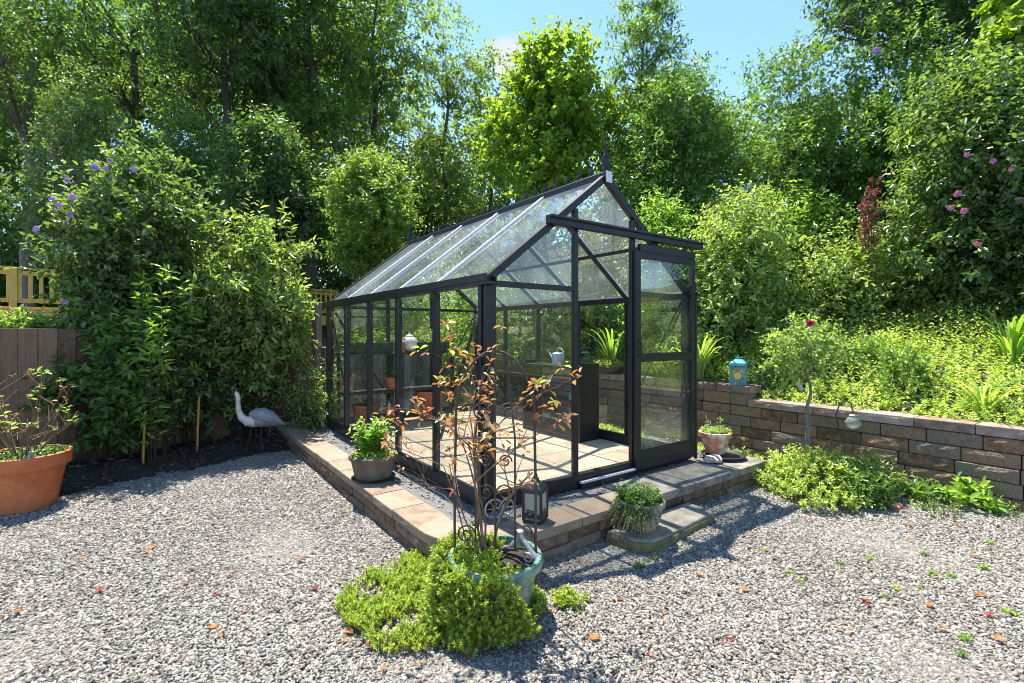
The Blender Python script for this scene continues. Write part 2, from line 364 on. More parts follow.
def sticks(P0, P1, r0, r1):
    d = unit(P1 - P0); e1 = unit(np.cross(d, np.where(np.abs(d[:, 2:3]) < .9, np.array([[0, 0, 1.]]), np.array([[1., 0, 0]])))); e2 = np.cross(d, e1)
    vs = []
    for P, r in ((P0, r0), (P1, r1)):
        r = np.broadcast_to(np.asarray(r, float), (len(P0),))[:, None]
        for k in range(4):
            vs.append(P + (math.cos(k * PI / 2) * e1 + math.sin(k * PI / 2) * e2) * r)
    Vt = np.stack(vs, 1).reshape(-1, 3)
    f = np.array([[k, (k + 1) % 4, 4 + (k + 1) % 4, 4 + k] for k in range(4)])
    Fc = (f[None] + (np.arange(len(P0)) * 8)[:, None, None]).reshape(-1, 4)
    return Vt, Fc
def join(parts):
    vs = []; fs = []; n = 0
    for v, f in parts:
        vs.append(v); fs.append(f + n); n += len(v)
    return np.concatenate(vs), np.concatenate(fs)

def lobe_twigs(lobes, per, tl, inner=0.45):
    """twig starts and directions over a set of ellipsoid lobes (center, radii)"""
    P = []; D = []
    vol = np.array([np.prod(r) ** (2 / 3) for _, r in lobes]); vol /= vol.mean()
    for (c, r), w in zip(lobes, vol):
        n = max(4, int(per * w)); s = sphere(n)
        rad = inner + (1 - inner) * rg.uniform(0, 1, n) ** .6
        P.append(np.array(c) + s * np.array(r) * rad[:, None])
        d = s + rg.normal(0, .45, (n, 3)); d[:, 2] += .25
        D.append(unit(d))
    return np.concatenate(P), np.concatenate(D)

def auto_lobes(c, r, n, size=(.34, .5), flat=0.85, low=-0.8):
    out = []
    for k in range(n):
        s = sphere(1)[0]; s[2] = max(s[2], low)
        q = rg.uniform(.35, .78)
        p = np.array(c) + s * np.array(r) * q
        z = rg.uniform(*size)
        out.append((p, np.array([r[0] * z, r[1] * z, min(r[2] * z, r[0] * z * 1.5) * flat])))
    return out

def tree(name, label, cat, loc, h, r0, lobes, mat, size, per=120, tl=.6, nl=9, group=None, bark='bark', six=False,
         trunk_wob=.12, fork=None, droop=.15, wr=.5, ang=55, twigs=True, flowers=None, jit=.65, trunk_pts=None):
    """trunk with limbs reaching into every lobe; crown of separate leaves on twigs"""
    t = thing(name, label, cat, loc, 0, group)
    b = MB()
    if trunk_pts is None:
        n = 7; trunk_pts = [(0, 0, -0.15)] + [(random.uniform(-1, 1) * trunk_wob * i / n, random.uniform(-1, 1) * trunk_wob * i / n, h * i / n) for i in range(1, n + 1)]
    n = len(trunk_pts)
    b.tube(trunk_pts, [r0 * (1.25 if i == 0 else 1) * (1 - .75 * i / (n - 1)) for i in range(n)], 9)
    for c, r in lobes:
        c = np.array(c); zt = max(.12 * h, min(c[2] - .35 * np.hypot(c[0], c[1]) - .3 * r[2], h * .98))
        i = min(range(n), key=lambda q: abs(trunk_pts[q][2] - zt)); s = np.array(trunk_pts[i], float)
        mid = s * .45 + c * .55 + np.array([random.uniform(-.1, .1), random.uniform(-.1, .1), .12]) * r[0]
        rr = r0 * (1 - .75 * i / (n - 1)) * .55
        b.tube([s, s * .75 + mid * .25 + np.array([0, 0, .03]), mid, c + np.array([0, 0, .2]) * r[2]], [rr, rr * .8, rr * .55, rr * .25], 6)
        if twigs:
            for q in range(5):
                e = c + sphere(1)[0] * np.array(r) * .8; m2 = (mid + e) / 2 + np.array([0, 0, .1 * r[2]])
                b.tube([mid * .4 + c * .6, m2 * .6 + c * .4, e], [rr * .35, rr * .22, rr * .08], 4)
    b.build('trunk', M[bark], t, smooth=True)
    P, D = lobe_twigs(lobes, per, tl)
    L = tl * rg.uniform(.5, 1.2, len(P))
    v, f = twig_leaves(P, D, L, nl, size, ang, droop, wr, jit, six)
    np_obj('crown', v, f, M[mat], t)
    if flowers: bloom_at(t, v, *flowers)
    return t

def blossom_mesh(center, d, s):
    """five-petal cup"""
    d = unit(np.array([d]))[0]; e1 = unit(np.cross(d, [0.3, .9, .2])); e2 = np.cross(d, e1)
    k = np.arange(5) * 2 * PI / 5
    ax = unit(np.cos(k)[:, None] * e1 + np.sin(k)[:, None] * e2 + d * .7)
    nr = unit(d[None] - (ax @ d)[:, None] * ax)
    return leaf_verts(np.repeat(np.array(center)[None], 5, 0), ax, nr, np.full(5, s), np.full(5, s * 1.35), True)
def bloom_at(t, V, pix, fm, fs):
    W_ = V + np.array(t.location); ok = W_[:, 1] > .5; W_ = W_[ok]
    u = 512 + F * W_[:, 0] / W_[:, 1]; w_ = HY - F * (W_[:, 2] - CAMZ) / W_[:, 1]
    for px, py in pix:
        k = np.hypot(u - px, w_ - py) < 9
        if not k.any(): continue
        c = W_[k]; c = c[np.argmin(c[:, 1])]
        tocam = np.array([0, 0, CAMZ]) - c; tocam /= np.linalg.norm(tocam)
        q = c + tocam * .05 - np.array(t.location)
        parts = [blossom_mesh(q, tocam + rg.normal(0, .3, 3), fs * rg.uniform(.85, 1.15))]
        if rg.uniform() < .5: parts.append(blossom_mesh(q + rg.normal(0, .5, 3) * fs * 1.2, tocam + rg.normal(0, .6, 3), fs * rg.uniform(.5, .9)))
        np_obj('flower', *join(parts), M[fm], t)
def shrub(name, label, cat, loc, h, r, nsh, mat, size, nl=26, group=None, ang=50, wr=.42, lean=.5, stems='bark_dark', droop=.15,
          base_r=.25, side=5, flowers=None, shape=.6, jit=.6, hmin=.35, six=True, sl=.35, fill=0, fz=(.56, .44), fl=.3):
    """many upright shoots fanning out of the base, each carrying side twigs and leaves"""
    t = thing(name, label, cat, loc, 0, group)
    th = rg.uniform(0, 2 * PI, nsh); q = np.sqrt(rg.uniform(0, 1, nsh))
    hh = h * (hmin + (1 - hmin) * (1 - q ** 2 * shape)) * rg.uniform(.75, 1.05, nsh)
    B = np.stack([np.cos(th) * q * base_r, np.sin(th) * q * base_r, np.zeros(nsh)], 1)
    T = np.stack([np.cos(th) * q * r, np.sin(th) * q * r, hh], 1) + rg.normal(0, .05 * r, (nsh, 3))
    mid = B * .35 + T * .65; mid[:, 2] = hh * .52
    mid[:, :2] = B[:, :2] * .45 + T[:, :2] * .55 * (1 + lean * .2)
    st = [sticks(B, mid, .0065 * h ** .5, .005 * h ** .5), sticks(mid, T, .005 * h ** .5, .002)]
    parts = []
    D = T - mid; L = np.linalg.norm(D, axis=1)
    parts.append(twig_leaves(mid, D, L, nl, size, ang, droop, wr, jit, six))
    D0 = mid - B; L0 = np.linalg.norm(D0, axis=1)
    parts.append(twig_leaves(B, D0, L0, max(6, nl // 2), size, ang, droop, wr, jit, six, t0=.2))
    P = [mid]; DD = [D]; LL = [L]
    for k in range(side):
        s = rg.uniform(.05, .9, nsh)[:, None]
        low = rg.uniform(0, 1, (nsh, 1)) < .35
        p = np.where(low, B + D0 * (.35 + .6 * s), mid + D * s)
        d = unit(rg.normal(0, 1, (nsh, 3)) + np.concatenate([p[:, :2], np.zeros((nsh, 1))], 1) * 1.2 / max(r, .1) + np.array([0, 0, .55]))
        l = sl * r * rg.uniform(.5, 1.2, nsh)
        parts.append(twig_leaves(p, d, l, max(5, nl // 2), size, ang, droop, wr, jit, six))
        st.append(sticks(p, p + d * l[:, None], .0035, .0015))
        P.append(p); DD.append(d); LL.append(l)
    if fill:
        s = sphere(fill); q = .35 + .65 * rg.uniform(0, 1, fill) ** .55
        p = np.stack([s[:, 0] * r * .92, s[:, 1] * r * .92, s[:, 2] * h * fz[1]], 1) * q[:, None] * (1 + .16 * np.sin(s[:, :1] * 7 + s[:, 2:] * 6) * np.sin(s[:, 1:2] * 8)) + np.array([0, 0, h * fz[0]])
        d = unit(s + rg.normal(0, .5, (fill, 3)) + np.array([0, 0, .35])); l = fl * rg.uniform(.5, 1.3, fill)
        K = max(6, fill // 13); p = p[rg.integers(0, K, fill)] + rg.normal(0, 1, (fill, 3)) * np.array([r, r, h * fz[1]]) * .105
        p[:, 2] = np.maximum(p[:, 2], .12)
        parts.append(twig_leaves(p, d, l, 10, size, ang, droop, wr, jit, six)); st.append(sticks(p - d * .1, p + d * l[:, None], .003, .0012))
        P.append(p); DD.append(d); LL.append(l)
    v, f = join(st); np_obj('stems', v, f, M[stems], t)
    v, f = join(parts); np_obj('foliage', v, f, M[mat], t)
    if flowers: bloom_at(t, v, *flowers)
    return t

def sprigs(P, h, n, size, ang=50, wr=.45, spread=.35, **kw):
    D = rg.normal(0, spread, (len(P), 3)); D[:, 2] = 1
    L = h * rg.uniform(.6, 1.25, len(P))
    return twig_leaves(P, unit(D), L, n, size, ang, wr=wr, **kw)

def blade_tuft(name, label, cat, loc, n, h, w, mat, spread=.55, group=None):
    """arching strap leaves from one root"""
    t = thing(name, label, cat, loc, 0, group)
    K = 7; Vs = []; Fs = []; c = 0
    for i in range(n):
        th = rg.uniform(0, 2 * PI); hh = h * rg.uniform(.55, 1.1); out = spread * hh * rg.uniform(.35, 1.2)
        d = np.array([math.cos(th), math.sin(th), 0]); s = np.array([-d[1], d[0], 0])
        b = d * rg.uniform(0, .06)
        for k in range(K):
            u = k / (K - 1)
            p = b + d * out * u ** 1.7 + np.array([0, 0, hh * (1.25 * u - .55 * u ** 2.4)])
            ww = w * (1 - u ** 3) * (.6 + .8 * min(u * 3, 1)) * .5 + .0005
            Vs += [p - s * ww, p + s * ww]
        for k in range(K - 1):
            Fs.append((c + 2 * k, c + 2 * k + 1, c + 2 * k + 3, c + 2 * k + 2))
        c += 2 * K
    np_obj('blades', np.array(Vs), np.array(Fs), M[mat], t)
    return t

# ================================================================== SETTING
def sheet(name, xs, ys, zf, mat):
    X, Y = np.meshgrid(xs, ys); Z = zf(X, Y)
    Vt = np.stack([X, Y, Z], -1).reshape(-1, 3); nx = len(xs); ny = len(ys)
    i, j = np.meshgrid(np.arange(nx - 1), np.arange(ny - 1)); q = (j * nx + i).ravel()
    o = np_obj(name, Vt, np.stack([q, q + 1, q + nx + 1, q + nx], 1), mat, None, True)
    o['kind'] = 'structure'
    return o
lin = np.linspace
sheet('ground', np.concatenate([[-900, -200, -60], lin(-30, 30, 30), [60, 200, 900]]), np.concatenate([[-900, -200, -60], lin(-30, 40, 30), [60, 200, 900]]),
      lambda x, y: -0.06 + 0 * x, M['forest'])
# gravel yard
EDGE_A = np.array([-3.75, 4.12]); EDGE_D = unit(np.array([[1.12, 1.74]]))[0]; EDGE_N = np.array([-EDGE_D[1], EDGE_D[0]])
def bed_dist(x, y):
    s = (x - EDGE_A[0]) * EDGE_D[0] + (y - EDGE_A[1]) * EDGE_D[1]
    return (x - EDGE_A[0]) * EDGE_N[0] + (y - EDGE_A[1]) * EDGE_N[1] - .10 * np.sin(s * 1.3 + .5) - .03 * np.sin(s * 5.1)
sheet('gravel_yard', lin(-9, 8, 80), lin(-6, 9, 80), lambda x, y: 0.006 * np.sin(x * 3.1) * np.sin(y * 2.7) - .006, M['gravelbase'])
# garden bed of dark soil, built along its own edge so that it meets the gravel there
bs, bd = np.meshgrid(lin(-4.5, 4.6, 260), np.concatenate([[-.12], lin(0, 1.9, 64)]))
off = .10 * np.sin(bs * 1.3 + .5) + .03 * np.sin(bs * 5.1)
bx = EDGE_A[0] + EDGE_D[0] * bs + EDGE_N[0] * (bd + off); by = EDGE_A[1] + EDGE_D[1] * bs + EDGE_N[1] * (bd + off)
bz = np.where(bd < 0, -.05, -.012 + .10 * np.clip(bd / .5, 0, 1) + .022 * np.sin(bx * 9.0 + 2 * np.sin(by * 5)) * np.sin(by * 8.0) + .012 * np.sin(bx * 31 + by * 17) * np.sin(by * 27 - bx * 11) + rg.normal(0, .008, bx.shape))
q = (np.arange(64)[:, None] * 260 + np.arange(259)[None]).ravel()
o = np_obj('garden_bed', np.stack([bx, by, bz], -1).reshape(-1, 3), np.stack([q, q + 1, q + 261, q + 260], 1), M['soil'], None, True)
o['kind'] = 'structure'
n = 1500; ls, ld = rg.uniform(-3, 3.2, n), rg.uniform(.02, 1.2, n) ** 1.0
P = np.stack([EDGE_A[0] + EDGE_D[0] * ls + EDGE_N[0] * ld, EDGE_A[1] + EDGE_D[1] * ls + EDGE_N[1] * ld, .03 + .09 * np.clip(ld / .5, 0, 1)], 1)
a = rg.uniform(0, 6.28, n); ax = unit(np.stack([np.cos(a), np.sin(a), rg.normal(0, .3, n)], 1)); nr = unit(np.array([[0, 0, 1.]]) + rg.normal(0, .4, (n, 3)))
o = np_obj('leaf_litter', *leaf_verts(P, ax, nr, rg.uniform(.03, .08, n), rg.uniform(.012, .035, n)), M['lf_litter']); tag(o, 'brown dead leaf litter on the dark soil of the left bed', 'leaf litter', kind='stuff')
# hillside behind the retaining wall
ha, hb = np.meshgrid(np.concatenate([lin(3.74, 9, 50), lin(9.5, 40, 20)]), np.concatenate([lin(-14, -4, 12), lin(-3.8, 9, 70), lin(9.5, 30, 14)]))
hz = hill_ab(ha, hb) + rg.normal(0, .012, ha.shape)
wx = C0[0] + ha * U[0] + hb * V[0]; wy = C0[1] + ha * U[1] + hb * V[1]
nx = ha.shape[1]; q = (np.arange(ha.shape[0] - 1)[:, None] * nx + np.arange(nx - 1)[None]).ravel()
o = np_obj('hillside', np.stack([wx, wy, hz], -1).reshape(-1, 3), np.stack([q, q + 1, q + nx + 1, q + nx], 1), M['earth'], None, True)
o['kind'] = 'structure'

# ------------------------------------------------------------------ platform outline (greenhouse frame: x along the front, y along the side)
XL, XR, YF, YB, RC = -.5, 2.82, -.47, 4.35, .42
def outline(off=0.0):
    xl, xr, yf, yb, r = XL + off, XR - off, YF + off, YB - off, RC - off
    p = [(xl, yb)]
    for k in range(9):
        a = PI + k / 8 * PI / 2
        p.append((xl + r + r * math.cos(a), yf + r + r * math.sin(a)))
    p += [(xr, yf), (xr, yb)]
    return p
def in_platform(a, b, m=0.0):
    ins = (a > XL - m) & (a < XR + m) & (b > YF - m) & (b < YB + m)
    cx, cy = XL + RC, YF + RC
    return ins & ~((a < cx) & (b < cy) & (np.hypot(a - cx, b - cy) > RC + m))

# loose gravel stones
def gravel():
    n = 1350000
    x = rg.uniform(-5.6, 5.2, n); y = rg.uniform(.7, 7.6, n)
    d = np.hypot(x, y)
    keep = rg.uniform(0, 1, n) < np.clip(1.25 - d / 7.5, .3, 1)
    keep &= np.abs(x) < 1.15 * y + .5
    a = (x - C0[0]) * U[0] + (y - C0[1]) * U[1]; b = (x - C0[0]) * V[0] + (y - C0[1]) * V[1]
    keep &= (a < 3.62) & ~in_platform(a, b, -.01) & (bed_dist(x, y) < .03)
    keep &= ~((a > .63) & (a < 1.54) & (b > -.78) & (b < -.46))
    x, y, d = x[keep], y[keep], d[keep]; n = len(x)
    c = np.array([(i, j, k) for k in (-1, 1) for j in (-1, 1) for i in (-1, 1)], float)
    v = c[None] * np.array([1, 1, .62]) + rg.normal(0, .28, (n, 8, 3))
    v *= (rg.lognormal(0, .28, (n, 1, 1)) * .0037 * (1 + .05 * d[:, None, None]))
    v *= rg.uniform(.6, 1.3, (n, 1, 3)) * np.array([1.35, .9, .95])
    th = rg.uniform(0, 2 * PI, n); ti = rg.normal(0, .5, n)
    ct, st = np.cos(ti)[:, None], np.sin(ti)[:, None]
    v = np.stack([v[..., 0] * ct - v[..., 2] * st, v[..., 1], v[..., 0] * st + v[..., 2] * ct], -1)
    ct, st = np.cos(th)[:, None], np.sin(th)[:, None]
    v = np.stack([v[..., 0] * ct - v[..., 1] * st, v[..., 0] * st + v[..., 1] * ct, v[..., 2]], -1)
    hmp = .010 * np.sin(x * 3.1 + y) * np.sin(y * 2.3)
    v += np.stack([x, y, hmp + rg.uniform(-.001, .006, n)], -1)[:, None]
    f = np.array([(0, 2, 3, 1), (4, 5, 7, 6), (0, 1, 5, 4), (2, 6, 7, 3), (0, 4, 6, 2), (1, 3, 7, 5)])
    Fc = (f[None] + (np.arange(n) * 8)[:, None, None]).reshape(-1, 4)
    o = np_obj('gravel', v.reshape(-1, 3), Fc, M['stone'])
    tag(o, 'pale grey crushed gravel covering the yard', 'gravel', kind='stuff')
gravel()

# ------------------------------------------------------------------ platform
plat = thing('paved_platform', 'raised tan paver platform with rounded corner under the greenhouse', 'platform', (*gw(0, 0), 0), RZ)
ol = outline(0)
def run_blocks(mb, path, z0, z1, dep, blen, phase, gap=.004, jit=.006, rough=.0):
    """blocks laid end to end along a polyline, outer face on the line (left side is inside)"""
    P = [np.array(p, float) for p in path]
    seg = [np.linalg.norm(P[i + 1] - P[i]) for i in range(len(P) - 1)]; cum = np.concatenate([[0], np.cumsum(seg)])
    def at(s):
        i = min(max(np.searchsorted(cum, s) - 1, 0), len(seg) - 1)
        return P[i] + (P[i + 1] - P[i]) * (s - cum[i]) / seg[i]
    s = -phase; zt1 = z1
    while s < cum[-1]:
        l = blen * random.uniform(.9, 1.1); a = max(s, 0) + gap / 2; b = min(s + l, cum[-1]) - gap / 2; s += l; z1 = zt1 + random.uniform(-.0014, .0014)
        if b - a < .03: continue
        o = random.uniform(-jit, jit)
        K = 4; nx = []
        pts = [at(a + (b - a) * k / K) for k in range(K + 1)]
        tg = pts[-1] - pts[0]; tg = tg / np.linalg.norm(tg); nr = np.array([tg[1], -tg[0]])   # outward
        R_ = 3; vs = []; fs = []
        for k, p in enumerate(pts):
            for r_ in range(R_ + 1):
                e = 0 if (k in (0, K) or r_ in (0, R_)) else random.uniform(-.3, 1) * rough
                q = p + nr * (o + e); vs.append((q[0], q[1], z0 + (z1 - z0) * r_ / R_))
        for k in range(K):
            for r_ in range(R_):
                i = k * (R_ + 1) + r_
                fs.append((i, i + R_ + 1, i + R_ + 2, i + 1))
        n0 = len(vs)
        for k, p in enumerate(pts):
            q = p - nr * dep; vs += [(q[0], q[1], z0), (q[0], q[1], z1)]
        for k in range(K):
            i = n0 + 2 * k
            fs.append((i, i + 1, i + 3, i + 2))
            fs.append((k * (R_ + 1) + R_, (k + 1) * (R_ + 1) + R_, i + 3, i + 1))
            fs.append((k * (R_ + 1), i, i + 2, (k + 1) * (R_ + 1)))
        fs.append(tuple([r_ for r_ in range(R_ + 1)] + [n0 + 1, n0]))
        e = K * (R_ + 1); fs.append(tuple([e + r_ for r_ in range(R_, -1, -1)] + [n0 + 2 * K, n0 + 2 * K + 1]))
        mb.add(vs, fs)
b = MB(); run_blocks(b, [ol[0]] + ol[1:11], -.03, .062, .16, .30, 0, rough=.014, jit=.01); run_blocks(b, [(XR, YF), (XR, YB)], -.03, .062, .16, .3, .1, rough=.014)
run_blocks(b, [ol[0]] + ol[1:11], .066, .135, .16, .30, .15, rough=.014, jit=.01); run_blocks(b, [(XR, YF), (XR, YB)], .066, .135, .16, .3, .2, rough=.014)
b.build('edging_wall', M['block'], plat, bevel=.004)
b = MB(); o2 = outline(-.012)
run_blocks(b, [o2[0]] + o2[1:10] + [(1.02, YF - .012)], .139, PZ, .25, .40, .05, gap=.005, jit=.003, rough=.003)
b.build('cap_course', M['cap'], plat, bevel=.006, seg=2)
b = MB(); b.prism([(1.03, YF - .03), (1.72, YF - .035), (1.72, -.12), (1.03, -.12)], .139, PZ + .006); b.prism([(1.73, YF - .03), (XR + .02, YF - .02), (XR + .02, -.12), (1.73, -.12)], .139, PZ + .002)
b.build('door_slab', M['slate'], plat, bevel=.008, seg=2)
b = MB(); b.prism(outline(.05), .10, PZ - .016)
b.build('grit_infill', M['grit'], plat)
b = MB()
for i in range(8):
    for j in range(13):
        w, l = .28, .29
        x0 = .04 + i * w; y0 = .04 + j * l
        z = PZ + random.uniform(-.002, .002)
        b.box(x0 + .002, min(x0 + w, 2.27) - .002, y0 + .002, min(y0 + l, 3.71) - .002, .17, z)
b.build('paver_floor', M['paver'], plat, bevel=.003)
n = 5200
ga, gb = rg.uniform(XL + .28, XR - .05, n), rg.uniform(YF + .28, 3.9, n)
k = ~((ga > .0) & (ga < 2.31) & (gb > 0)) & ~((ga > 1.0) & (gb < -.1)); ga, gb = ga[k], gb[k]; n = len(ga)
c = np.array([(i, j, kk) for kk in (-1, 1) for j in (-1, 1) for i in (-1, 1)], float)
v = (c[None] + rg.normal(0, .3, (n, 8, 3))) * rg.uniform(.0035, .007, (n, 1, 1)) + np.stack([ga, gb, np.full(n, PZ - .013)], 1)[:, None]
f = np.array([(0, 2, 3, 1), (4, 5, 7, 6), (0, 1, 5, 4), (2, 6, 7, 3), (0, 4, 6, 2), (1, 3, 7, 5)])
o = np_obj('grit', v.reshape(-1, 3), (f[None] + (np.arange(n) * 8)[:, None, None]).reshape(-1, 4), M['gritstone'], plat)
o['kind'] = 'stuff'

# step stone below the doorway
st = thing('step_stone', 'worn grey stepping slab with mossy edge below the greenhouse doorway', 'step', (*gw(0, 0), 0), RZ)
poly = [(.62, -.50), (.66, -.72), (.74, -.80), (.85, -.81), (1.5, -.755), (1.57, -.70), (1.56, -.50)]
MB().prism(poly, -.02, .058).build('mossy_side', M['moss'], st, bevel=.012, seg=2)
pin = [(.632, -.505), (.672, -.715), (.747, -.788), (.852, -.797), (1.495, -.745), (1.556, -.694), (1.548, -.505)]
MB().prism(pin, .053, .078).build('tread', M['step'], st, bevel=.01, seg=2)

# ------------------------------------------------------------------ greenhouse
W, Lh, EV, AP = 2.31, 3.75, 1.54, 2.45
SL = (AP - EV) / (W / 2)
gh = thing('greenhouse', 'charcoal framed glass greenhouse with pitched roof and sliding door', 'greenhouse', (*gw(0, 0), PZ), RZ)
fr = M['frame']; BV = .003
rz_ = lambda a: EV + SL * min(a, W - a)
b = MB()
b.box(-.02, W + .02, -.02, .04, 0, .10); b.box(-.02, W + .02, Lh - .04, Lh + .02, 0, .10)
b.box(-.021, .04, .041, Lh - .041, 0, .10); b.box(W - .04, W + .021, .041, Lh - .041, 0, .10)
b.build('base_frame', fr, gh, bevel=BV)
for x in (0, W):
    for y in (0, Lh):
        sx = 1 if x == 0 else -1; sy = 1 if y == 0 else -1
        q = MB(); q.box(min(x - .012 * sx, x + .065 * sx), max(x - .012 * sx, x + .065 * sx), min(y - .024 * sy, y + .03 * sy), max(y - .024 * sy, y + .03 * sy), .1, EV)
        q.box(min(x - .026 * sx, x + .02 * sx), max(x - .026 * sx, x + .02 * sx), min(y + .031 * sy, y + .07 * sy), max(y + .031 * sy, y + .07 * sy), .1, EV)
        q.build('corner_post', fr, gh, bevel=BV)
for x in (0, W):
    sx = 1 if x == 0 else -1
    for k in range(1, 5):
        y = k * .75
        q = MB(); q.box(x - .018, x + .018, y - .014, y + .014, .1, EV - .02); q.box(x + sx * .0185 if sx > 0 else x - .045, x + .045 if sx > 0 else x - .0185, y - .005, y + .005, .1, EV - .02)
        q.build('wall_post', fr, gh, bevel=.002)
    g = MB(); xo = x - sx * .05
    g.box(min(xo, xo + sx * .09), max(xo, xo + sx * .09), -.07, Lh + .07, EV - .015, EV + .005)
    g.box(min(xo, xo + sx * .012), max(xo, xo + sx * .012), -.07, Lh + .07, EV + .0055, EV + .06)
    g.box(min(xo + sx * .078, xo + sx * .09), max(xo + sx * .078, xo + sx * .09), -.07, Lh + .07, EV + .0055, EV + .045)
    g.build('gutter', fr, gh, bevel=BV)
    for (y0, y1) in ((.06, .72), (3.69, 3.03)):
        MB().bar((x + sx * .03, y0, EV - .04), (x + sx * .03, y1, .35), .012, .022, (1, 0, 0)).build('brace', fr, gh)
    # roof side
    dn = Vector((-sx * SL, 0, 1)).normalized()
    for k in range(6):
        y = k * .75
        w = .05 if k in (0, 5) else .028
        p0 = Vector((x - sx * .035, y, EV + .035 - SL * .035)); p1 = Vector((W / 2 - sx * .018, y, AP + .03 - SL * .018))
        r = MB(); r.bar(p0 + dn * -.012, p1 + dn * -.012, w, .045, dn)
        r.build('rafter', fr, gh, bevel=.002)
        c_ = MB(); c_.bar(p0 + dn * .0085, p1 + dn * .0085, w * 1.4 if 0 < k < 5 else w + .004, .019, dn); c_.build('glazing_cap', M['alu'] if 0 < k < 5 else fr, gh, bevel=.002)
    for k in range(5):
        y0, y1 = k * .75 + .018, (k + 1) * .75 - .018
        g = MB(); lo = Vector((x + sx * .01, 0, EV + .035 + SL * .01)); hi = Vector((W / 2 - sx * .03, 0, AP + .03 - SL * .03))
        vs = []
        for h_ in (-.002, .002):
            for pnt, yy in ((lo, y0), (hi, y0), (hi, y1), (lo, y1)):
                vs.append((pnt + dn * h_) + Vector((0, yy, 0)))
        g.add(vs, [(0, 1, 2, 3), (7, 6, 5, 4), (0, 4, 5, 1), (1, 5, 6, 2), (2, 6, 7, 3), (3, 7, 4, 0)])
        g.build('roof_pane', M['roofglass'], gh)
        MB().box(x - .002, x + .002, y0 + (.06 if k == 0 else 0), y1 - (.06 if k == 4 else 0), .1, EV - .016).build('wall_pane', M['glass'], gh)
    # purlin half way up the roof
    m = Vector((x, 0, EV)) * .5 + Vector((W / 2, 0, AP)) * .5
    MB().bar((m.x, .03, m.z - .03), (m.x, Lh - .03, m.z - .03), .022, .03).build('purlin', fr, gh)
MB().bar((W / 2, -.04, AP + .03), (W / 2, Lh + .04, AP + .03), .07, .06).build('ridge_beam', fr, gh, bevel=.006)
# ridge cresting and finials
b = MB()
for k in range(1, 25):
    y = k * .15
    b.bar((W / 2, y, AP + .06), (W / 2, y, AP + .105), .012, .03, (0, 1, 0))
    b.vprism([(W / 2 - .004, AP + .10), (W / 2 + .004, AP + .10), (W / 2 + .004, AP + .15), (W / 2 - .004, AP + .15)], y - .012, y + .012)
    for s in (-1, 1):
        b.bar((W / 2, y, AP + .085), (W / 2, y + s * .035, AP + .12), .01, .012, (1, 0, 0))
b.bar((W / 2, .02, AP + .068), (W / 2, Lh - .02, AP + .068), .015, .015)
b.build('ridge_cresting', fr, gh)
for y in (-.01, Lh + .01):
    q = MB(); q.lathe([(.03, 0), (.034, .03), (.022, .05), (.03, .09), (.032, .12), (.018, .15), (.013, .17), (.017, .19), (.010, .21), (.006, .27), (.002, .33)], 12, (W / 2, y, AP + .06))
    q.build('finial', fr, gh, smooth=True)
MB().box(W / 2 - .035, W / 2 + .035, -.052, -.042, AP - .03, AP + .06).build('ridge_plate', M['alu'], gh, bevel=.003)
# gables
DX0, DX1 = .82, 1.49
for gy, front in ((0, True), (Lh, False)):
    for x in (DX0, DX1):
        MB().box(x - .022, x + .022, gy - .02, gy + .02, .1, rz_(x) - .02).build('gable_post', fr, gh, bevel=BV)
    spans = ((.04, DX0 - .022), (DX1 + .022, W - .04)) if front else ((.04, DX0 - .022), (DX0 + .022, DX1 - .022), (DX1 + .022, W - .04))
    for x0, x1 in spans:
        MB().box(x0, x1, gy - .018, gy + .018, EV - .02, EV + .02).build('cross_beam', fr, gh, bevel=BV)
        MB().box(x0, x1, gy - .002, gy + .002, .1, EV - .021).build('wall_pane', M['glass'], gh)
        pz0, pz1 = rz_(x0), rz_(x1)
        poly = [(x0, EV + .021), (x1, EV + .021), (x1, max(pz1, EV + .03))]
        if x0 < W / 2 < x1: poly += [(W / 2, AP)]
        poly += [(x0, max(pz0, EV + .03))]
        MB().vprism(poly, gy - .002, gy + .002).build('gable_pane', M['glass'], gh)
poly = [(DX0 + .022, 2.06), (DX1 - .022, 2.06), (DX1 - .022, rz_(DX1) + .0), (W / 2, AP), (DX0 + .022, rz_(DX0))]
MB().vprism(poly, -.002, .002).build('gable_pane', M['glass'], gh)
MB().bar((.05, Lh - .03, EV), (DX0, Lh - .03, .3), .012, .022, (0, 1, 0)).build('brace', fr, gh)
MB().bar((W - .05, Lh - .03, EV), (DX1, Lh - .03, .3), .012, .022, (0, 1, 0)).build('brace', fr, gh)
b = MB(); b.box(.50, W + .13, -.075, -.025, 2.0, 2.065); b.box(.50, W + .13, -.095, -.0755, 2.045, 2.065); b.build('door_rail', fr, gh, bevel=BV)
MB().box(DX1 + .04, W + .02, -.062, -.026, 1.90, 1.965).build('rail_bracket', fr, gh, bevel=BV)
b = MB(); b.box(DX0 + .023, DX1 - .023, -.055, -.021, .0, .035); b.build('threshold', fr, gh, bevel=.002)
for y in (-.05, -.033): MB().box(DX0 + .023, DX1 + .1, y - .003, y + .003, .0355, .052).build('door_track', M['alu'], gh)
door = MB(); y0, y1 = -.062, -.03; dx0, dx1 = 1.475, 2.33
door.box(dx0, dx0 + .06, y0, y1, .03, 1.9); door.box(dx1 - .06, dx1, y0, y1, .03, 1.9)
door.box(dx0 + .0605, dx1 - .0605, y0, y1, 1.84, 1.9); door.box(dx0 + .0605, dx1 - .0605, y0, y1, .95, 1.025); door.box(dx0 + .0605, dx1 - .0605, y0, y1, .03, .09)
door = door.build('door', fr, gh, bevel=BV)
MB().box(dx0 + .06, dx1 - .06, -.048, -.044, .20, .95).build('glass_pane', M['glass'], door)
